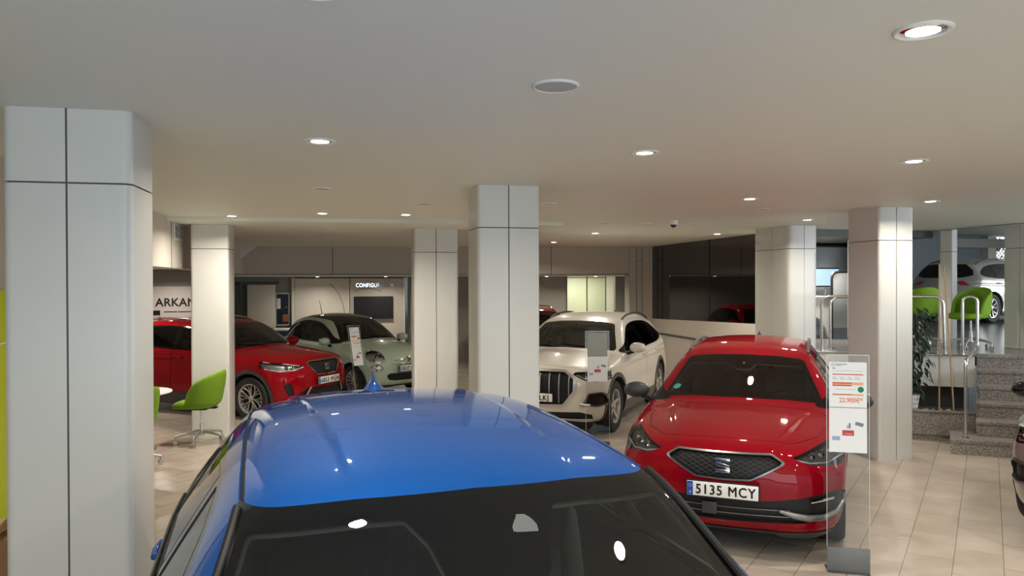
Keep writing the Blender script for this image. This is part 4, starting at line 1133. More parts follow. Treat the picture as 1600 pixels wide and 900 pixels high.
# left wall, hanging bulkhead and alcove
struct('wall_left', MB().box2((-2.61, -5, 0), (-2.33, 8.6, CEIL)), M['wall'])
mb = MB(); mb.box2((-2.55, 8.6, 2.31), (-2.31, 17.3, CEIL)); struct('wall_left_bulkhead', mb, M['wall'])
mb = MB()
for y in (10.52, 12.7, 14.9): mb.box2((-2.312, y, 2.31), (-2.304, y + .008, CEIL))
struct('trim_2', mb, M['groove'])
struct('ceiling_alcove', MB().box2((-7, 8.6, 2.40), (-2.55, 17.3, 2.6)), M['ceiling'])
struct('wall_alcove', MB().box2((-5.2, 8.4, 0), (-5.0, 17.5, 2.5)).box2((-5.1, 8.4, 0), (-2.55, 8.6, 2.5)), M['greywall'])
struct('wall_alcove_end', MB().box2((-5.2, 17.0, 0), (-2.9, 17.2, 2.5)), M['greywall'])
# back beam
mb = MB(); mb.box2((-2.55, 17.22, 2.29), (6.75, 17.5, CEIL - .001)); struct('wall_back_beam', mb, M['beige'])
mb = MB()
for x in (-.40, 4.70): mb.box2((x, 17.212, 2.29), (x + .012, 17.222, CEIL))
mb.box2((-2.5, 17.20, 2.285), (6.75, 17.222, 2.297)); struct('trim_3', mb, M['groove'])
# sloping soffit piece at the far left of the beam
b = MB(); b.prism([(-2.32, 0), (-1.95, 0), (-2.32, -.30)], .12, Matrix.Translation((0, 16.95, CEIL - .05)) @ Matrix.Rotation(PI / 2, 4, 'X')); struct('trim_4', b, M['wall'])
# rear wall of the recess
mb = MB(); mb.box2((-7, 19.45, 0), (5.75, 19.6, 2.45)); mb.box2((7.15, 19.45, 0), (7.7, 19.6, 2.45)); struct('wall_back', mb, M['greywall'])
struct('wall_back_side', MB().box2((-2.95, 17.5, 0), (-2.8, 19.5, 2.45)), M['greywall'])
# right end of the back wall: pilaster
mb = MB(); mb.box2((6.68, 17.18, 0), (7.62, 17.5, CEIL)); struct('wall_back_pilaster', mb, M['beige'])
mb = MB(); mb.box2((6.86, 17.172, 0), (6.87, 17.182, CEIL)); mb.box2((6.86, 17.172, 2.62), (7.0, 17.182, 2.63)); mb.box2((7.0, 17.172, 0), (7.01, 17.182, CEIL)); struct('trim_5', mb, M['groove'])
# glazed office behind
struct('wall_office', MB().box2((3.6, 21.6, 0), (8.4, 21.7, 2.5)).box2((8.3, 19.5, 0), (8.4, 21.6, 2.5)).box2((3.6, 19.6, 0), (3.7, 21.6, 2.5)), mat_once('pale_yellow_wall', (.70, .68, .57), rough=.6))
struct('window_1', MB().box2((5.76, 19.44, .05), (6.32, 19.452, 2.22)).box2((6.34, 19.44, .05), (6.86, 19.452, 2.22)), M['part_glass'])
struct('trim_6', MB().box2((5.74, 19.42, 0), (5.76, 19.47, 2.3)).box2((6.32, 19.42, 0), (6.335, 19.47, 2.3)).box2((6.86, 19.42, 0), (6.875, 19.47, 2.3)).box2((5.74, 19.42, 2.22), (6.87, 19.47, 2.24)), M['darkgrey'])
area('office_lamp', (6.6, 20.6, 2.38), (0, 0, -1), 1.2, .5, 52, (1.0, .97, .84))

# wall with the dark window, running back on the right
WX = 7.19
ZB0, ZB1 = 1.335, 1.21          # sill height at the near and far end
def sill(y): return ZB0 + (ZB1 - ZB0) * (y - 12.2) / (17.0 - 12.2)
b = MB()
vs = []
bm = b.bm
def quadbox(mb, y0, y1, z0a, z0b, z1a, z1b, x0, x1):
    v = [mb.bm.verts.new(p) for p in [(x0, y0, z0a), (x1, y0, z0a), (x1, y1, z0b), (x0, y1, z0b), (x0, y0, z1a), (x1, y0, z1a), (x1, y1, z1b), (x0, y1, z1b)]]
    for f in [(0, 1, 2, 3), (4, 7, 6, 5), (0, 4, 5, 1), (1, 5, 6, 2), (2, 6, 7, 3), (3, 7, 4, 0)]: mb.bm.faces.new([v[i] for i in f])
quadbox(b, 10.9, 12.22, 0, 0, CEIL, CEIL, WX, WX + .16); quadbox(b, 12.22, 17.02, 0, 0, sill(12.22), sill(17.02), WX, WX + .16); quadbox(b, 17.02, 17.5, 0, 0, CEIL, CEIL, WX, WX + .16)
struct('wall_right', b, M['wall'])
b = MB(); quadbox(b, 12.22, 17.02, sill(12.22), sill(17.02), CEIL, CEIL, WX + .02, WX + .035); struct('window_2', b, M['dark_glass'])
b = MB()
for y in (14.05,): b.box2((WX + .012, y, 1.3), (WX + .04, y + .02, CEIL))
struct('trim_7', b, M['black'])
struct('trim_8', MB().box2((WX - .025, 12.3, .86), (WX, 17.0, .90), bev=.006), M['groove'])

# raised floor and its front
def prism_world(pts, z0, z1):
    m_ = MB(); m_.prism([(p[0], p[1]) for p in pts], z1 - z0, Matrix.Translation((0, 0, z0))); return m_
e0, e1 = en(.05, NE), en(9.5, NE)
up = [(e0.x, e0.y), (e1.x, e1.y), (e1.x + 9, e1.y), (24, 24), (WX + .08, 24), (WX + .08, e0.y + .9)]
struct('floor_upper', prism_world([en(-.05, NE + .10)[:2], (e1.x + .05, e1.y + .08), (24, e1.y), (24, 24), (7.22, 24), (7.22, 11.0), (6.9, 10.9)], PZ - .16, PZ - .003), M['upfloor'])
# white fascia below the raised floor, with the dark recess beneath it
def plank(e_a, e_b, n_a, n_b, z0, z1, bev=0.0):
    m_ = MB(); c = en((e_a + e_b) / 2, (n_a + n_b) / 2, (z0 + z1) / 2)
    m_.box(c, (e_b - e_a, n_b - n_a, z1 - z0), Matrix.Rotation(math.atan2(E1.y, E1.x), 3, 'Z'), bev=bev); return m_
struct('wall_platform', plank(-.1, 2.36, NE - .06, NE + .0, .62, PZ - .012), M['panel'])
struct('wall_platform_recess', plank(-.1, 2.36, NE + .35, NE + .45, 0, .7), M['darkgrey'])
struct('trim_9', plank(-.1, 2.38, NE - .075, NE + .12, PZ - .012, PZ + .004), M['steel'])
# granite steps: one thing, each tread a part
st = thing('granite_steps', 'six speckled granite steps climbing to the raised floor', 'steps', tuple(en(3.4, 10.33)))
RZ = math.atan2(E1.y, E1.x); base = en(3.4, 10.33)
rise = PZ / 6; run = (NE - 10.33) / 5
def on_ray(u, n): return Vector((u[0], u[1], 0)) * (n / (u[0] * N1.x + u[1] * N1.y))
UA, UB = (.6801, .7331), (.6986, .7155)      # left flanks of the bottom step and of the flight
for k in range(6):
    u = UA if k == 0 else UB
    n0 = 10.33 + run * k; n1 = NE + .25 if k else 11.02
    def outline(na, nb, grow=0.0):
        return [tuple((p - base)[:2]) for p in (on_ray(u, na) - E1 * grow, en(3.0, na), en(3.0, nb), on_ray(u, nb) - E1 * grow)]
    m_ = MB(); m_.prism(outline(n0, n1), rise - .035 if k else rise - .035, Matrix.Translation((0, 0, rise * k)))
    if k == 0: m_.prism([tuple((p - base)[:2]) for p in (on_ray(UB, n1), en(3.0, n1), en(3.0, NE + .25), on_ray(UB, NE + .25))], rise - .035)
    m_.build('riser', M['granite'], st, ang=20)
    m_ = MB(); m_.prism(outline(n0 - .012, min(n0 + run + .05, n1) if k else n1, .008), .035, Matrix.Translation((0, 0, rise * (k + 1) - .035)))
    m_.build('tread', M['granite'], st, ang=20)
# planter trough
pn = 11.06
pl = thing('granite_planter', 'low speckled granite planter trough filled with pebbles beside the steps', 'planter', tuple(en(1.2, pn)))
pb = en(1.2, pn)
def rel(mb, base_): bmesh.ops.translate(mb.bm, vec=-Vector(base_), verts=mb.bm.verts); return mb
rel(plank(.9, 2.21, pn + .03, pn + .07, .08, .375), pb).build('front_wall', M['granite'], pl)
rel(plank(.9, 2.21, pn + .06, pn + .10, 0, .08), pb).build('plinth', M['granite'], pl)
rel(plank(.9, 2.21, pn + .01, pn + .085, .375, .40, bev=.003), pb).build('rim', M['granite'], pl)
rel(plank(.9, 2.21, pn + .085, NE - .08, .0, .33), pb).build('soil_bed', M['dark'], pl)

# ------------------------------------------------------------------ upper room
struct('wall_upper_back', MB().box2((7.3, 17.9, PZ), (9.9, 18.1, 4)), M['darkgrey'])
struct('wall_upper_dark', MB().box2((9.9, 11.9, PZ), (9.95, 18, 3.0)).box2((9.84, 11.9, PZ), (9.96, 11.94, 3.0)).box2((9.84, 14.6, PZ), (9.96, 14.64, 3.0)), mat_once('dark_glazed_partition', (.03, .034, .036), rough=.1, spec=.7))
struct('wall_upper_far', MB().box2((9.9, 22.9, PZ), (24, 23.1, 4)), mat_once('grey_stone_wall', lin(120, 128, 134), rough=.6))
struct('ceiling_upper_dark', MB().box2((7.3, 11.0, CEIL - .12), (9.84, 18, CEIL - .005)), M['darkgrey'])
struct('wall_upper_right', MB().box2((23.8, -5, PZ), (24, 24, 4)), M['wall'])
# ------------------------------------------------------------------ columns clad in enamelled panels
def rounded_rect(x0, x1, y0, y1, r, seams_x, seams_y, g=0.005, d=0.010):
    """outline (counter-clockwise) with V grooves at the given seam positions on front/back (x) and sides (y)"""
    pts = []
    def arc(cx, cy, a0):
        for i in range(7):
            a = a0 + PI / 2 * i / 6; pts.append((cx + r * math.cos(a), cy + r * math.sin(a)))
    # front edge y0 going +x
    arc(x0 + r, y0 + r, PI)
    for s in sorted(seams_x): pts.extend([(s - g, y0), (s - g, y0 + d), (s + g, y0 + d), (s + g, y0)])
    arc(x1 - r, y0 + r, 1.5 * PI)
    for s in sorted(seams_y): pts.extend([(x1, s - g), (x1 - d, s - g), (x1 - d, s + g), (x1, s + g)])
    arc(x1 - r, y1 - r, 0)
    for s in sorted(seams_x, reverse=True): pts.extend([(s + g, y1), (s + g, y1 - d), (s - g, y1 - d), (s - g, y1)])
    arc(x0 + r, y1 - r, PI / 2)
    for s in sorted(seams_y, reverse=True): pts.extend([(x0, s + g), (x0 + d, s + g), (x0 + d, s - g), (x0, s - g)])
    return pts
def column(label, x0, x1, y0, y1, zg, top, sx=None, sy=None, r=0.05, z0=0.0, m=None):
    cx, cy = (x0 + x1) / 2, (y0 + y1) / 2
    t = thing('column', label, 'column', (cx, cy, z0))
    sx = [(x0 + x1) / 2] if sx is None else sx; sy = [] if sy is None else sy
    o = rounded_rect(x0 - cx, x1 - cx, y0 - cy, y1 - cy, r, [s - cx for s in sx], [s - cy for s in sy])
    i_ = [(px * 0.965, py * 0.965) for px, py in rounded_rect(x0 - cx, x1 - cx, y0 - cy, y1 - cy, r, [], [])]
    m = m or M['panel']
    MB().prism(i_, top - z0 - .002, Matrix.Translation((0, 0, .001))).build('core', M['groove'], t)
    MB().prism(o, zg - z0 - .004).build('lower_panel', m, t, ang=25)
    MB().prism(o, top - zg - .006, Matrix.Translation((0, 0, zg - z0 + .005))).build('upper_panel', m, t, ang=25)
    return t
column('big white panelled column nearest the camera, at the left edge of the picture', -1.66, -1.075, 4.06, 4.50, 2.60, CEIL, sx=[-1.372], r=.045)
column('square white column just behind the roof of the blue car', 1.10, 1.67, 6.50, 7.05, 2.59, CEIL, sx=[1.385], r=.035)
column('white column behind the lime swivel chair, partly hiding the red crossover', -2.16, -1.66, 10.95, 11.50, 2.58, CEIL - .05, sx=[], r=.04)
column('cream column between the mint city car and the column in front of it',   .93, 1.60, 11.20, 11.75, 2.56, CEIL - .05, sx=[1.265], r=.05)
column('pinkish white column behind the clear price stand, standing beside the planter', 6.02, 6.49, 7.55, 8.12, 2.58, CEIL, sx=[6.255], r=.035)
column('wide cream column at the near end of the dark window', 6.60, 7.10, 10.27, 11.30, 2.61, CEIL, sx=[6.86], sy=[10.75], r=.07)
column('grey green column in the raised room at the right edge of the picture', 9.92, 10.5, 9.08, 9.66, 2.6, CEIL + .3, sx=[10.2], sy=[9.37], r=.03, z0=PZ)
column('slim cream pillar in the raised room, left of the silver SUV', 9.90, 10.02, 10.66, 10.92, 2.6, CEIL + .3, sx=[], r=.02, z0=PZ)

# ------------------------------------------------------------------ ceiling fittings
LAMPS = [((-.10, 2.26), 'recessed downlight at the top edge of the picture, above the windscreen of the blue car', 0), ((1.94, 2.215), 'largest recessed downlight, nearest the camera at the upper right', 0),
         ((-.18, 4.69), 'recessed downlight right of the big near column', 0), ((1.93, 4.68), 'recessed downlight above the right side of the blue roof', 0), ((3.98, 4.63), 'recessed downlight directly below the largest one, high over the right hand column', 0),
         ((-1.49, 10.1), 'leftmost small recessed downlight, above the lime swivel chair', 1), ((-.34, 9.53), 'middle one of the three small downlights in front of the ceiling step', 1), ((.69, 9.52), 'rightmost of the three small downlights in front of the ceiling step', 1),
         ((4.08, 7.06), 'recessed downlight above the red estate car', 0), ((6.15, 6.91), 'recessed downlight just right of the pinkish white column head', 0), ((6.26, 9.30), 'recessed downlight in front of the wide cream column', 0),
         ((6.46, 12.30), 'recessed downlight at the top edge of the dark window', 0), ((4.22, 12.5), 'recessed downlight above the white SUV', 0), ((4.27, 15.42), 'farthest recessed downlight, close to the back beam', 0), ((8.36, 11.46), 'recessed downlight left of the pinkish white column head', 0)]
lens_m = mat('lamp_lens_glow', (.9, .9, .88), .4, emit=(1.0, .95, .86), es=14)
def lamp_proto():
    t = thing('downlight', 'x', 'downlight', (0, 0, CEIL), 0, None)
    MB().lathe([(.096, 0.001), (.096, -.005), (.088, -.009), (.078, -.006), (.074, .0005)], 36).build('trim_ring', M['white_pl'], t)
    MB().lathe([(.074, .0), (.066, -.004), (.056, -.006), (.056, -.0045), (.066, -.002)], 36, cap=False).build('reflector', M['chrome'], t)
    MB().lathe([(0, -.0105), (.03, -.010), (.054, -.0045), (.054, -.003), (0, -.003)], 28).build('bulb', lens_m, t)
    return t
lp = lamp_proto(); first = True
def lamp_light(x, y, z, power=LAMP_POWER, parent=None):
    l = bpy.data.lights.new('lamp_light', 'AREA'); l.shape = 'DISK'; l.size = .11; l.energy = power; l.color = LAMP_COL; l.spread = rad(155)
    o = bpy.data.objects.new('lamp_light', l); COL.objects.link(o); o.location = (0, 0, z); 
    if parent is not None: o.parent = parent
    else: o.location = (x, y, z)
    return o
for (x, y), lab, gset in LAMPS:
    t = lp if first else copy_tree(lp)
    if first: first = False
    z = CEIL
    t.location = (x, y, z); t['label'] = lab
    t['group'] = 'recessed ceiling downlights'
    for c_ in list(t.children):
        if c_.type == 'LIGHT': bpy.data.objects.remove(c_)
    lamp_light(x, y, -.014, LAMP_POWER * (1.5 if y > 9 else 1.0), parent=t)
proto_for_copy = [o for o in COL.objects if o.name.startswith('downlight') and o.parent is None][0]
# lamps behind the camera and out of the picture light the foreground
for x, y in ((-.1, -.2), (1.95, -.2), (4.0, -.2), (4.1, 2.2), (6.2, 4.4), (6.2, 2.0)):
    lamp_light(x, y, CEIL - .014, LAMP_POWER)
lamp_light(8.05, 11.7, CEIL - .15, 55)  # unseen light added behind the wide column to brighten the desk
# unseen lights added to brighten the alcove, without fittings
for x, y in ((-3.6, 10.6), (-3.7, 13.2), (-3.7, 15.9)): lamp_light(x, y, 2.39, 26)
# small lamps under the rear beam
struct('ceiling_rear_recess', MB().box2((-3, 17.5, 2.26), (7.7, 19.6, 2.30)), M['ceiling'])
for x, lab in ((-.77, 'small round lamp over the display wall, left'), (.83, 'small round lamp over the display wall, right'), (4.88, 'small round lamp over the dark red car'), (6.19, 'small round lamp over the glazed office')):
    t = thing('ceiling_spot', lab + ' one of those in the rear recess', 'ceiling lamp', (x, 18.3, 2.26), 0, 'small lamps in the rear recess')
    MB().lathe([(.075, .001), (.075, -.006), (.055, -.008), (.052, 0)], 28).build('trim_ring', M['white_pl'], t)
    MB().lathe([(0, -.012), (.035, -.010), (.050, -.003), (0, -.002)], 24).build('bulb', lens_m, t)
    lamp_light(0, 0, -.02, 17, parent=t)
t = None
def speaker(x, y, r, lab, z=CEIL):
    t = thing('ceiling_speaker', lab, 'speaker', (x, y, z), 0, None)
    MB().lathe([(r, .001), (r, -.005), (r * .93, -.010), (r * .88, -.006)], 40, cap=False).build('rim', M['white_pl'], t)
    MB().lathe([(0, -.009), (r * .5, -.0085), (r * .9, -.005), (r * .9, .0), (0, 0)], 32).build('grille', mat_once('grey_speaker_mesh', (.50, .49, .48), rough=.6, bump=(600, .5)), t)
speaker(.89, 3.17, .105, 'large round ceiling speaker, nearest, over the middle of the blue roof')
for x, y, lab in ((-.25, 7.03, 'flush round ceiling grille left of centre, above the three small downlights'), (.79, 8.18, 'flush round ceiling grille left of the square white column'), (2.14, 7.93, 'flush round ceiling grille right of the square white column'), (4.79, 8.01, 'flush round ceiling grille between two downlights on the right'),
                  (3.66, 10.35, 'flush round ceiling grille, first of the row left of the dome camera'), (4.30, 10.35, 'flush round ceiling grille touching the dome camera'), (4.98, 10.25, 'flush round ceiling grille right of the dome camera'), (4.35, 12.9, 'flush round ceiling grille in front of the white SUV lamp')):
    speaker(x, y, .085, lab)
for x, y, lab in ((-.30, 11.6, 'small flush ceiling grille in the lowered ceiling, nearer one'), (.75, 12.9, 'small flush ceiling grille in the lowered ceiling near the cream column'), (-.40, 13.2, 'small flush ceiling grille in the lowered ceiling, farther one')):
    speaker(x, y, .08, lab, CEIL - .05)
t = thing('dome_camera', 'white dome security camera with black bubble hanging from the ceiling', 'security camera', (4.49, 9.84, CEIL))
MB().lathe([(.062, 0), (.062, -.045), (.055, -.055), (0, -.055)], 32).build('housing', M['white_pl'], t)
MB().ball((0, 0, -.055), (.044, .044, .042), 24).build('bubble', M['blackgloss'], t)
# vent in the bulkhead
t = thing('air_vent', 'rectangular white louvred vent in the bulkhead above the alcove', 'air vent', (-2.305, 10.92, 2.80))
MB().box((0.002, 0, 0), (.012, .52, .22), bev=.004).build('frame', M['white_pl'], t)
mb = MB()
for cy in (-.12, .12):
    MBx = MB().box((.010, cy, 0), (.004, .20, .17)).build('opening', M['dark'], t)
    for k in range(7): mb.box((.014, cy, -.072 + .024 * k), (.010, .20, .008), Matrix.Rotation(rad(30), 3, 'Y'))
mb.build('louvres', M['white_pl'], t)

# ------------------------------------------------------------------ lime swivel chairs
def chair_proto():
    t = thing('swivel_chair', 'x', 'chair')
    # backrest shell: wraps round the seat, highest at the back
    mb = MB(); bm = mb.bm
    nu, nv = 40, 12; Rr = .245; TH = .038
    def P_(u, v, off):
        a = (u - .5) * rad(236); s_ = abs(u - .5) * 2
        hi = .44 * (1 - .48 * s_ ** 1.9) * (math.sqrt(max(0.0, 1 - ((s_ - .80) / .20) ** 2)) if s_ > .80 else 1.0)
        z = .50 + v * max(hi, .02)
        zt = (z - .50) / .44
        r_ = Rr + off + .020 * math.sin(zt * PI * .8) - .012 * zt
        lean = .07 * zt
        # back is at -x
        return Vector((-math.cos(a) * r_ * .96 - lean + .02, math.sin(a) * r_ * (1.0 - .10 * s_ * v), z))
    gi, go = [], []
    for i in range(nu + 1):
        gi.append([bm.verts.new(P_(i / nu, j / nv, -TH * (.5 if j in (0, nv) else 1) * .6)) for j in range(nv + 1)])
        go.append([bm.verts.new(P_(i / nu, j / nv, TH * (.5 if j in (0, nv) else 1) * .6)) for j in range(nv + 1)])
    for i in range(nu):
        for j in range(nv):
            bm.faces.new((go[i][j], go[i][j + 1], go[i + 1][j + 1], go[i + 1][j])); bm.faces.new((gi[i][j], gi[i + 1][j], gi[i + 1][j + 1], gi[i][j + 1]))
        bm.faces.new((go[i][nv], gi[i][nv], gi[i + 1][nv], go[i + 1][nv])); bm.faces.new((go[i][0], go[i + 1][0], gi[i + 1][0], gi[i][0]))
    for i, f in ((0, 0), (nu, 1)):
        for j in range(nv): bm.faces.new((go[i][j], gi[i][j], gi[i][j + 1], go[i][j + 1]))
    bmesh.ops.recalc_face_normals(bm, faces=bm.faces)
    back = mb.build('backrest', M['green'], t, ang=60)
    sb = back.modifiers.new('s', 'SUBSURF'); sb.levels = 1; sb.render_levels = 1
    # seat cushion
    mb = MB(); bm = mb.bm; rings = []
    for (k, z) in ((.0, .462), (.80, .460), (.95, .472), (1.0, .500), (.97, .530), (.86, .545), (.5, .538), (0, .530)):
        row = []
        for i in range(40):
            a = 2 * PI * i / 40; c, s_ = math.cos(a), math.sin(a)
            x = .27 * math.copysign(abs(c) ** .75, c) * k + .07; y = .245 * math.copysign(abs(s_) ** .78, s_) * k
            row.append((x, y, z - (.018 * max(0, (x - .20)) / .1)))
        rings.append(row)
    vv = [[bm.verts.new(p) for p in row] if i not in (0, len(rings) - 1) else [bm.verts.new((.07, 0, row[0][2]))] for i, row in enumerate(rings)]
    for A, B in zip(vv, vv[1:]):
        for i in range(40):
            j = (i + 1) % 40
            if len(A) == 1: bm.faces.new((A[0], B[i], B[j]))
            elif len(B) == 1: bm.faces.new((A[i], A[j], B[0]))
            else: bm.faces.new((A[i], A[j], B[j], B[i]))
    bmesh.ops.recalc_face_normals(bm, faces=bm.faces)
    mb.build('seat', M['green'], t, ang=60)
    MB().box((.02, 0, .445), (.24, .20, .03), bev=.012).box((-.10, 0, .452), (.20, .10, .02), bev=.008).build('mechanism', M['black'], t)
    MB().lathe([(.014, .20), (.014, .44)], 20).lathe([(.026, .13), (.024, .26), (.018, .262)], 20).build('gas_lift', M['chrome'], t)
    b = MB()
    hub = MB().lathe([(0, .095), (.038, .10), (.040, .15), (.030, .17), (0, .17)], 24).build('hub', M['satin'], t)
    for k in range(5):
        a = 2 * PI * k / 5 + .35
        d = Vector((math.cos(a), math.sin(a), 0))
        MB().tube([d * .03 + Vector((0, 0, .145)), d * .12 + Vector((0, 0, .138)), d * .24 + Vector((0, 0, .115)), d * .305 + Vector((0, 0, .098))], [.022, .018, .015, .013], 10).build('leg', M['satin'], t)
        c = d * .305; s_ = Vector((-d.y, d.x, 0))
        w = MB()
        for q in (-1, 1): w.cyl(c + s_ * (.010 * q) + Vector((0, 0, .027)), c + s_ * (.024 * q) + Vector((0, 0, .027)), .027)
        w.cyl(c + Vector((0, 0, .045)), c + Vector((0, 0, .10)), .010); w.box(c + Vector((0, 0, .045)), (.03, .03, .022), bev=.008)
        w.build('caster', M['satin'], t)
    return t
ch = chair_proto()
CH = [((-1.93, 10.42, 0), 170, 1.03, 'lime green swivel chair on a five star aluminium base, in front of the white column'), ((-2.44, 9.16, 0), 150, 1.0, 'lime green swivel chair mostly hidden behind the big near column'),
      ((9.32, 9.66, PZ), 195, 1.0, 'lime green swivel chair in the raised room with chrome hoop rail before it'), ((8.92, 10.25, PZ), 75, 1.0, 'yellow green swivel chair in the raised room beside the bamboo sticks')]
for i, (p, a, s_, lab) in enumerate(CH):
    c = ch if i == 0 else copy_tree(ch)
    c.location = p; c.rotation_euler = (0, 0, rad(a)); c.scale = (s_, s_, s_); c['label'] = lab; c['group'] = 'lime swivel chairs'
t = thing('round_table', 'small round white table peeking out behind the big near column', 'table', (-2.66, 10.12, 0))
MB().lathe([(0, .715), (.40, .715), (.43, .722), (.435, .732), (.43, .740), (0, .742)], 48).build('tabletop', M['white_pl'], t)
MB().lathe([(.03, .01), (.03, .715)], 20).build('stem', M['satin'], t)
MB().lathe([(0, 0), (.25, 0), (.25, .008), (.05, .022), (0, .022)], 36).build('foot', M['satin'], t)

# ------------------------------------------------------------------ clear stands with price sheets
def stand(label, p, yaw, w, h, lean, papers, base=True, kind='price'):
    """yaw: direction of the sheet's normal"""
    t = thing('price_stand', label, 'sign stand', p, rad(yaw), 'clear acrylic sheet stands')
    L = Matrix.Rotation(rad(lean), 4, 'Y').inverted()     # normal is +x; leaning back moves the top to -x
    xf(MB().box((0, 0, h / 2), (.004, w, h)), L).build('acrylic_panel', M['acrylic'], t)
    e = MB()
    for sy in (-1, 1): e.box((0, sy * w / 2, h / 2), (.005, .003, h))
    e.box((0, 0, h), (.005, w, .003)); xf(e, L).build('panel_edge', M['acrylic_edge'], t)
    if base:
        xf(MB().box((.006, 0, .092), (.010, w + .004, .18), bev=.002), L).build('base_plate', mat_once('grey_base_plate', (.13, .135, .14), rough=.4), t)
        MB().box((-.05, 0, .006), (.16, w, .01), bev=.003).build('foot', M['acrylic'], t)
    for (z0, z1, wd, kind_) in papers:
        R = L @ Matrix.Translation((.004, 0, (z0 + z1) / 2)) @ Matrix(((0, 0, 1, 0), (1, 0, 0, 0), (0, 1, 0, 0), (0, 0, 0, 1)))
        H_ = z1 - z0
        pp = xf(MB().box((0, 0, 0), (wd, H_ - .004, .002)), R).build('price_sheet' if kind_ == 'price' else 'sheet', M['paper'] if kind_ != 'grey' else mat_once('grey_card', (.30, .31, .28), rough=.5), t)
        def bar(x0, x1, y0, y1, m, n='printed_bar'):
            xf(MB().box(((x0 + x1) / 2 * wd, (y0 + y1) / 2 * H_, .0014), (abs(x1 - x0) * wd, abs(y1 - y0) * H_, .0006)), R).build(n, m, pp, smooth=False)
        if kind_ == 'price':
            bar(-.41, .41, .215, .235, M['red_ink']); bar(-.41, .41, -.005, .055, M['peach_ink']); bar(-.41, .10, .020, .052, M['orange_ink']); bar(-.41, .10, -.03, -.005, M['red_ink']) ; bar(-.41, .41, -.235, -.20, M['peach_ink']); bar(-.41, .10, -.22, -.205, M['red_ink'])
            xf(text_mb('22.900€*', .032 * H_ / .32, .0006, .0008, 0.88), R @ Matrix.Translation((.02, -.335 * H_, .0014))).build('price', M['orange_ink'], pp, smooth=False)
            xf(MB().lathe([(0, 0), (.021, 0), (.021, .0008), (0, .0008)], 24), R @ Matrix.Translation((.34 * wd, -.10 * H_, .0012))).build('round_eco_mark', M['green_ink'], pp)
            xf(MB().lathe([(.008, 0), (.011, 0), (.011, .0008), (.008, .0008)], 20, cap=False), R @ Matrix.Translation((-.39 * wd, .435 * H_, .0012))).build('round_logo', M['grey_ink'], pp)
            bar(-.32, -.02, .440, .455, M['grey_ink'], 'printed_line'); bar(-.32, -.15, .415, .424, M['grey_ink'], 'printed_line'); bar(-.41, -.33, .35, .365, M['ink'], 'printed_line'); bar(-.41, .41, .30, .305, M['grey_ink'], 'printed_line')
            for k in range(4): bar(-.41 + .2 * k, -.31 + .2 * k, .155, .162, M['grey_ink'], 'printed_line'); bar(-.41 + .2 * k, -.27 + .2 * k, .12, .128, M['grey_ink'], 'printed_line')
            bar(-.34, .22, -.105, -.100, M['grey_ink'], 'printed_line')
        elif kind_ == 'logos':
            xf(MB().box((.30 * wd, .14 * H_, .0014), (.055 * wd / .25, .025, .0006), Matrix.Rotation(rad(-14), 3, 'Z')), R).build('dark_logo', M['grey_ink'], pp, smooth=False)
            bar(.02, .07, .04, .16, M['grey_ink'], 'grey_logo'); bar(-.03, .01, .04, .11, M['lblue_ink'], 'blue_logo')
            bar(-.15, .16, -.12, .0, M['red_ink'], 'red_logo'); bar(-.12, .12, -.09, -.07, M['paper'], 'white_stripe'); bar(-.42, -.21, -.23, -.14, M['lblue_ink'], 'pale_blue_logo')
    return t
stand('clear acrylic stand with a price sheet reading 22.900 euros, beside the red estate car', (3.495, 4.70, 0), -116, .285, 1.57, 1.0, [(1.19, 1.52, .253, 'price'), (.865, 1.19, .253, 'logos')])
stand('clear acrylic stand with a grey card, in front of the white SUV', (2.90, 8.50, 0), -100, .285, 1.51, 1.5, [(1.20, 1.49, .245, 'grey'), (.90, 1.20, .245, 'logos')])
stand('leaning clear stand with a printed sheet beside the mint city car', (.22, 13.05, 0), -55, .25, 1.39, 13, [(1.02, 1.36, .20, 'price'), (.68, 1.02, .20, 'logos')])

# ------------------------------------------------------------------ rear display wall
t = thing('display_wall', 'beige display wall at the back with raised lettering and a screen', 'display', (0, 19.3, 0))
MB().box((-.70, 0, 1.11), (1.34, .06, 2.22), bev=.006).build('left_board', M['wall'], t)
MB().box((.655, 0, 1.11), (1.34, .06, 2.22), bev=.006).build('right_board', M['wall'], t)
MB().box((-1.41, .02, 1.12), (.07, .14, 2.24), bev=.01).build('end_post', M['wall'], t)
MB().box((1.345, .0, 1.12), (.035, .10, 2.24), bev=.004).build('edge_strip', M['white_pl'], t)
MB().box((1.40, .02, 1.12), (.07, .02, 2.24)).build('green_glass_edge', mat_once('green_glass', (.03, .07, .055), rough=.1), t)
xf(text_mb('CONFIGURADOR', .098, .02, -.001, .82, 1.06), Matrix.Translation((.60, -.05, 2.045)) @ rot_to((0, -1, 0)).to_4x4()).build('lettering', M['chrome'], t, smooth=False)
mb = MB(); mb.tube([(-.62 + .50 * math.sin(a), -.033, .95 + 1.15 * math.cos(a)) for a in np.linspace(.2, 1.5, 20)], .006, 6); mb.tube([(.42 + .34 * math.cos(a), -.033, 1.86 + .09 * math.sin(a)) for a in np.linspace(.1, 3.0, 16)], .006, 6)
mb.build('curved_line', M['groove'], t)
t = thing('television', 'black flat screen television on the rear display wall', 'television', (.565, 19.235, 1.475))
MB().box((0, -.04, 0), (.98, .05, .57), bev=.006).build('casing', M['black'], t)
MB().box((0, -.066, 0), (.95, .003, .54)).build('screen', mat_once('matt_black_screen', (.006, .006, .007), rough=.45), t)
MB().box((0, 0, 0), (.3, .05, .3)).build('bracket', M['black'], t)
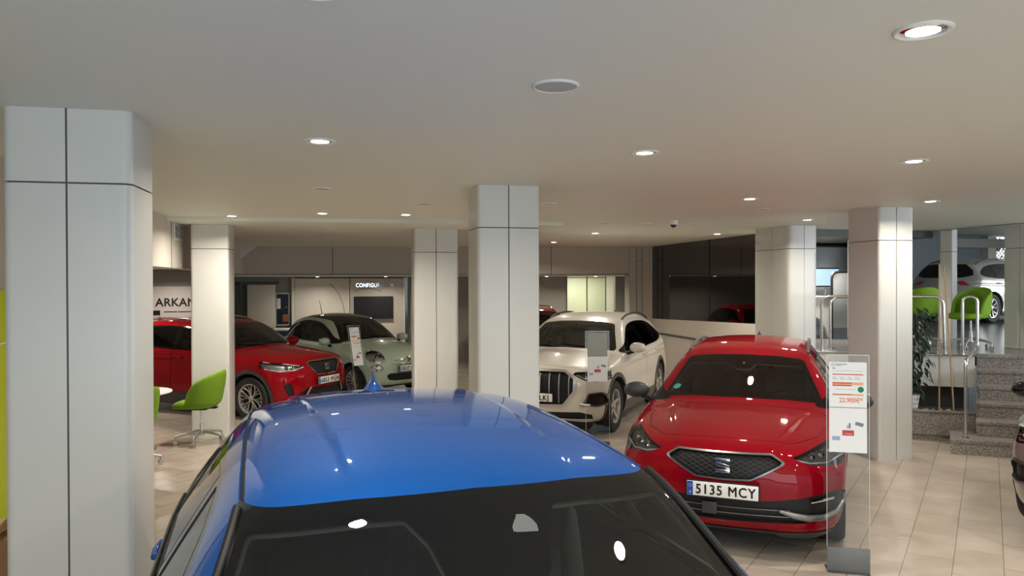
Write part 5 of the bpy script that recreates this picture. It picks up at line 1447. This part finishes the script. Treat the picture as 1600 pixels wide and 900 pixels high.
# open grey-beige door leaf and framed poster
t = thing('door_leaf', 'plain beige door leaf standing open in the rear recess', 'door', (-2.15, 19.2, 0))
MB().box((0, 0, 1.03), (.66, .045, 2.06), bev=.004).build('leaf', M['wall'], t)
MB().cyl((.27, -.03, 1.0), (.27, -.07, 1.0), .01).cyl((.27, -.07, 1.0), (.17, -.07, 1.0), .008).build('door_handle', M['steel'], t)
struct('door_1', MB().box2((-2.78, 19.36, 0), (-2.68, 19.45, 2.12)).box2((-2.62, 19.38, 0), (-2.50, 19.45, 2.1)).box2((-2.78, 19.36, 2.08), (-1.75, 19.45, 2.14)), M['darkgrey'])
t = thing('notice_board', 'dark blue framed poster board with white border beside the open door', 'poster', (-1.66, 19.40, 1.45))
MB().box((0, 0, 0), (.34, .03, .82), bev=.004).build('frame', M['white_pl'], t)
MB().box((-.01, -.017, 0), (.28, .004, .76)).build('poster', mat_once('dark_blue_print', (.008, .014, .028), rough=.3), t)
MB().box((-.10, -.021, .14), (.09, .003, .26)).build('note', M['paper'], t)
MB().box((.06, -.021, -.22), (.13, .003, .18)).build('orange_picture', mat_once('brown_orange_print', (.30, .10, .03), rough=.5), t)
MB().box((.08, -.021, .05), (.02, .003, .02)).build('white_dot', M['paper'], t)
struct('wall_back_panel', MB().box2((-1.36, 19.28, 2.235), (1.40, 19.46, 2.262)), M['darkgrey'])
# pale strip panel and low glimpse between door and car
t = thing('service_counter', 'small blue and white counter showing between the red and mint cars', 'counter', (-1.55, 18.7, 0))
MB().box((0, 0, .48), (.50, .4, .96), bev=.02).build('cabinet', mat_once('deep_blue_front', (.02, .05, .12), rough=.3), t)
MB().box((0, 0, .985), (.56, .46, .05), bev=.012).build('counter_top', M['white_pl'], t)
# banner in the alcove
t = thing('banner', 'pale banner with bold black capital letters on the alcove wall', 'banner', (-3.75, 16.96, 0))
MB().box((0, 0, 1.44), (2.0, .03, 1.20), bev=.004).build('panel', mat_once('pale_pink_grey_board', (.55, .50, .49), rough=.5), t)
xf(text_mb('ARKANA', .168, .006, .005, .98, 1.04), Matrix.Translation((.20, -.018, 1.705)) @ rot_to((0, -1, 0)).to_4x4()).build('lettering', M['ink'], t, smooth=False)
mb = MB()
for x0, x1 in ((-.12, .14), (.16, .60)): mb.box(((x0 + x1) / 2, -.018, 1.50), (x1 - x0, .004, .018))
mb.box((-.27, -.018, 1.48), (.15, .006, .10)); mb.build('printed_line', M['ink'], t)
# yellow display panel and carton at the far left
t = thing('display_panel', 'yellow green display panel against the left wall behind the big column', 'panel', (-2.20, 5.4, 0))
MB().box((0, 0, 1.03), (.04, .9, 2.06), bev=.006).build('board', M['yellow_green'], t)
MB().box((.024, .1, 1.72), (.004, .7, .01)).build('white_line', M['white_pl'], t)
MB().box((0, 0, .015), (.18, .9, .03), bev=.006).build('foot', M['white_pl'], t)
t = thing('cardboard_box', 'tall brown cardboard box on the floor at the left edge of the picture', 'box', (-1.98, 4.68, 0), rad(8))
MB().box((0, 0, .36), (.36, .45, .72), bev=.004).build('carton', mat_once('brown_cardboard', lin(150, 112, 72), rough=.8), t)
MB().box((.10, 0, .76), (.20, .44, .006), Matrix.Rotation(rad(-35), 3, 'Y')).build('flap', mat_once('brown_cardboard', (0, 0, 0)), t)
MB().box((0, 0, .722), (.05, .44, .003)).build('tape', mat_once('beige_tape', lin(200, 180, 140), rough=.4), t)

# ------------------------------------------------------------------ steps area: planter, rails
def bend(pts, r=.08, n=6):
    """round the corners of a polyline"""
    pts = [Vector(p) for p in pts]; out = [pts[0]]
    for a, b, c in zip(pts, pts[1:], pts[2:]):
        d1, d2 = (a - b).normalized(), (c - b).normalized(); rr = min(r, (a - b).length * .49, (c - b).length * .49)
        p, q = b + d1 * rr, b + d2 * rr
        for i in range(n + 1):
            s_ = i / n; out.append(p * (1 - s_) ** 2 + b * 2 * s_ * (1 - s_) + q * s_ ** 2)
    out.append(pts[-1]); return out
nR = NE + .09
t = thing('handrail', 'chrome hoop handrail stepping down from the raised floor to the bottom granite step', 'handrail', tuple(en(2.2, nR, PZ)))
b0 = en(2.2, nR, PZ)
rel(MB().tube(bend([en(2.24, nR, PZ), en(2.24, nR, 1.88), en(2.42, nR, 1.88), en(2.42, nR, 1.16), en(1.98, 10.48, 1.13), en(1.98, 10.48, rise)], .085), .021, 14), b0).build('tube', M['steel'], t, ang=60)
for fa in (en(2.24, nR, PZ), en(1.98, 10.48, rise)): rel(MB().cyl(fa, fa + Vector((0, 0, .008)), .04), b0).build('flange', M['steel'], t)
t = thing('guard_rail', 'chrome guard rail bending down behind the plant at the planter end', 'handrail', tuple(en(2.0, nR, PZ)))
b0 = en(2.0, nR, PZ)
rel(MB().tube(bend([en(2.02, nR, PZ), en(2.0, nR, 1.88), en(.4, nR, 1.88), en(.4, nR, PZ)], .13), .021, 14).tube([en(1.97, nR + .0, 1.80), en(1.93, nR, PZ)], .012, 10), b0).build('tube', M['steel'], t, ang=60)
for fa in (en(2.02, nR, PZ), en(.4, nR, PZ)): rel(MB().cyl(fa, fa + Vector((0, 0, .008)), .04), b0).build('flange', M['steel'], t)
t = thing('guard_rail', 'chrome hooped rail seen in the gap between the two columns on the right', 'handrail', (7.52, 10.5, PZ))
MB().tube(bend([(-.04, 0, 0), (-.04, 0, .78), (.40, 0, .78), (.40, 0, 0)], .14), .022, 14).build('tube', M['steel'], t, ang=60)
for fx in (-.04, .40): MB().cyl((fx, 0, 0), (fx, 0, .008), .04).build('flange', M['steel'], t)
# bamboo sticks leaning in the planter
def wpt(e, n, z): return en(e, n, z)
for (a, b), lab in (((wpt(1.82, 11.25, .36), wpt(1.86, 11.5, 2.33)), 'upright pale bamboo stick standing in the planter'), ((wpt(1.99, 11.25, .37), wpt(1.90, 11.40, 2.30)), 'slanting pale bamboo stick in the planter, right beside the upright one')):
    mb = MB(); n = 24
    mb.tube([(a + (b - a) * (i / n)) - a for i in range(n + 1)], [.0095 if i % 5 else .0115 for i in range(n + 1)], 8)
    o = mb.build('bamboo_stick', mat_once('bamboo_tan', lin(176, 146, 104), rough=.5)); o.location = a; tag(o, lab, 'stick', 'bamboo sticks in the planter')
# pebbles
rnd = random.Random(4)
pm = []
for k in range(4):
    mb = MB().ball((0, 0, 0), (.034, .026, .017), 12)
    for v in mb.bm.verts: v.co *= 1 + .15 * math.sin(v.co.x * 90 + k * 2) * math.cos(v.co.y * 70)
    me = bpy.data.meshes.new('pebble'); mb.bm.to_mesh(me); mb.bm.free(); me.shade_smooth()
    me.materials.append(mat_once('pebble_%d' % k, [(.30, .27, .24), (.42, .38, .33), (.16, .15, .14), (.5, .47, .43)][k], rough=.5)); pm.append(me)
placed = []; i = 0
for _try in range(4000):
    if len(placed) >= 64: break
    e_ = 1.10 + 1.05 * rnd.random(); n_ = pn + .13 + .30 * rnd.random(); s_ = rnd.uniform(.65, 1.2)
    if math.hypot(e_ - 1.47, n_ - 11.28) < .17: continue
    if any(math.hypot(e_ - a, n_ - b) < .033 * (s_ + c_) for a, b, c_ in placed): continue
    placed.append((e_, n_, s_)); i += 1
    o = bpy.data.objects.new('pebble', pm[i % 4]); COL.objects.link(o)
    o.location = en(e_, n_, .33 + .016 * s_); o.rotation_euler = (0, 0, rnd.uniform(0, 6)); o.scale = (s_, s_, s_ * 1.3)
    tag(o, 'rounded river pebble lying in the granite planter', 'pebble', 'river pebbles in the planter')
# potted plant
pp = en(1.47, 11.28, .331)
t = thing('potted_plant', 'dark leafy plant in a white pot with black dots standing in the planter', 'plant', tuple(pp))
pot = MB().lathe([(0, 0), (.085, 0), (.095, .02), (.125, .24), (.13, .25), (.118, .25), (.112, .22), (0, .21)], 32).build('pot', M['white_pl'], t)
mb = MB()
for k in range(18):
    for j in range(3):
        a = 2 * PI * (k + .5 * (j % 2)) / 18; z = .07 + .06 * j; r_ = .095 + .030 * (z / .24) + .004
        mb.ball((r_ * math.cos(a), r_ * math.sin(a), z), (.006, .006, .006), 8)
mb.build('dots', M['ink'], pot)
MB().lathe([(0, .20), (.113, .20), (.113, .215), (0, .215)], 24).build('soil', M['dark'], pot)
mb = MB()
for k in range(5):
    a = 2 * PI * k / 5; mb.tube([(.02 * math.cos(a), .02 * math.sin(a), .2), (.05 * math.cos(a), .05 * math.sin(a), .7), (.10 * math.cos(a + .5), .10 * math.sin(a + .5), 1.35)], [.011, .009, .005], 6)
mb.build('stem', mat_once('brown_stem', (.10, .07, .045), rough=.8), t)
rnd = random.Random(11)
b2 = MB(); bm = b2.bm
def leaf(bm, p, d, up, L, w):
    d = d.normalized(); s_ = d.cross(up).normalized(); n_ = s_.cross(d)
    prof = [(0, .0, 0), (.2, .32, .04), (.45, .5, .05), (.72, .36, .0), (1.0, 0, -.12)]
    mid = [bm.verts.new(p + d * (L * q) + n_ * (L * h - w * .10)) for q, _, h in prof]
    for sg in (1, -1):
        ed = [bm.verts.new(p + d * (L * q) + s_ * (w * ww * sg) + n_ * (L * h)) for q, ww, h in prof[1:-1]]
        ed = [mid[0]] + ed + [mid[-1]]
        for i in range(4):
            f = [mid[i], mid[i + 1], ed[i + 1], ed[i]]
            f = [v for j, v in enumerate(f) if v not in f[:j]]
            if len(f) > 2: bm.faces.new(f)
for i in range(420):
    z = rnd.uniform(.28, 1.42); spread = .25 * math.sin(PI * min(1, (z - .1) / 1.6)) ** .6 + .03
    a = rnd.uniform(0, 2 * PI); r_ = spread * math.sqrt(rnd.random())
    p = Vector((r_ * math.cos(a), r_ * math.sin(a), z)); d = Vector((math.cos(a), math.sin(a), -rnd.uniform(.5, 2.2)))
    leaf(bm, p, d, Vector((rnd.uniform(-.3, .3), rnd.uniform(-.3, .3), 1)), rnd.uniform(.085, .13), rnd.uniform(.045, .06))
b2.build('foliage', mat_once('dark_green_leaf', (.020, .042, .022), rough=.35), t, smooth=True, ang=None)
# clear screen behind the column
t = thing('acrylic_screen', 'clear acrylic screen with rounded corners standing behind the pinkish column', 'screen', (8.05, 10.2, PZ))
MB().box((0, 0, .92), (.95, .006, 1.54), bev=.0025).build("sheet", M['acrylic'], t)
MB().tube(bend([(.475, 0, .16), (.475, 0, 1.69), (-.475, 0, 1.69), (-.475, 0, .16)], .06), .004, 6).build('edge', M['acrylic_edge'], t)
MB().box((.3, 0, .08), (.04, .3, .16), bev=.006).box((-.3, 0, .08), (.04, .3, .16), bev=.006).build('foot', M['white_pl'], t)

# ------------------------------------------------------------------ raised room furniture seen in the gap
t = thing('reception_desk', 'white curved desk front in the raised room between the two columns', 'desk', (8.15, 11.9, PZ))
mb = MB(); arc = [(.0, .70), (.0, .0), (.10, .0)]
pl_ = [(-.6, .74), (.30, .74), (.30, -.0), (.26, .02), (.20, .20), (.08, .36), (-.10, .44), (-.6, .46)]
mb.prism(pl_, .05, Matrix.Rotation(PI / 2, 4, 'X')); mb.build('side_panel', M['white_pl'], t)
MB().box((-.12, .3, .755), (.95, .75, .03), bev=.006).build('desk_top', M['white_pl'], t)
MB().box((-.2, .6, .37), (.7, .03, .72)).build('back_panel', M['dark'], t)
t = thing('monitor', 'computer monitor with a pale blue screen on the white desk', 'monitor', (8.72, 12.35, PZ + .98), rad(10))
MB().box((0, 0, .13), (.60, .03, .36), bev=.008).build('casing', M['black'], t)
MB().box((0, -.017, .13), (.56, .002, .31)).build('screen', mat_once('lit_screen', (.1, .1, .1), rough=.3, emit=(.42, .66, .95), es=1.1), t)
MB().cyl((0, .02, .1), (0, .04, -.98), .018).build('stand_post', M['satin'], t)
MB().lathe([(0, -.98), (.13, -.98), (.13, -.965), (0, -.96)], 24).build('stand_foot', M['satin'], t)
pf = mesh_mat('perforated_grey', 55, (.30, .31, .31), (.12, .125, .125), .30)
for x, y, w, h, lab, dk in ((9.15, 12.9, 1.0, 1.72, 'tall grey perforated partition with dark edge, behind the monitor', True), (8.75, 11.75, .70, 1.20, 'lower grey perforated partition with rounded black frame, before the monitor', True)):
    t = thing('perforated_partition', lab, 'partition', (x, y, PZ))
    MB().box((0, 0, h / 2 + .03), (w, .02, h - .06), bev=.006).build('perforated_sheet', pf, t)
    MB().tube(bend([(-w / 2, 0, 0), (-w / 2, 0, h), (w / 2, 0, h), (w / 2, 0, 0)], .14), .022, 10).build('frame', M['black'], t)
    MB().box((0, -.012, .10), (w - .04, .01, .2)).build('kick_panel', mat_once('blue_grey_kick', (.10, .11, .13), rough=.5), t)
# dark office silhouettes behind the dark window
t = thing('office_cabinet', 'dark cabinet with white papers on it behind the dark window', 'cabinet', (8.9, 14.6, PZ))
MB().box((0, 0, .45), (.5, 1.2, .9), bev=.01).build('body', M['greywall'], t)
MB().box((0, -.1, .93), (.25, .35, .05), Matrix.Rotation(rad(8), 3, 'Z')).build('papers', M['paper'], t)
# far window of the raised room with lattice and greenery
struct('wall_upper_beam', MB().box2((20.9, 22.5, 3.30), (24, 22.9, 3.62)), M['greywall'])
struct('wall_upper_pier', MB().box2((22.55, 22.6, PZ), (22.9, 22.9, 3.7)), M['wall'])
tw_ = thing('lattice_window', 'tall window with a dark metal lattice and leaves outside, beyond the silver SUV', 'window', (23.3, 22.85, PZ))
MB().box((0, .02, 1.9), (.86, .01, 1.5)).build('daylit_pane', mat_once('bright_daylight_sky', (.8, .8, .8), rough=.5, emit=(.85, .95, 1.0), es=1.4), tw_)
mb = MB()
for k in range(-8, 12):
    for s_ in (1, -1):
        z = .0 + k * .16; pts = []
        for q in np.linspace(-.43, .43, 12):
            zz = 1.25 + z + s_ * (q + .43) * 1.15 - (0 if s_ > 0 else 0)
            if 1.17 < zz < 2.63: pts.append((q, -.04, zz))
        if len(pts) > 1: mb.tube(pts, .009, 5)
mb.build('lattice', M['black'], tw_)
MB().tube([(-.43, -.04, 1.15), (-.43, -.04, 2.65), (.43, -.04, 2.65), (.43, -.04, 1.15)], .022, 6, closed=True).build('frame', M['black'], tw_)
mb = MB(); rnd = random.Random(3)
for i in range(60):
    p = Vector((rnd.gauss(-.12, .13), .005, rnd.gauss(2.35, .16))); leaf(mb.bm, p, Vector((rnd.uniform(-1, 1), -.1, -1)), Vector((0, -1, .2)), .10, .07)
mb.build('leaves', mat_once('fresh_green_leaf', (.06, .20, .03), rough=.5), tw_, ang=None)  # one even leaf green
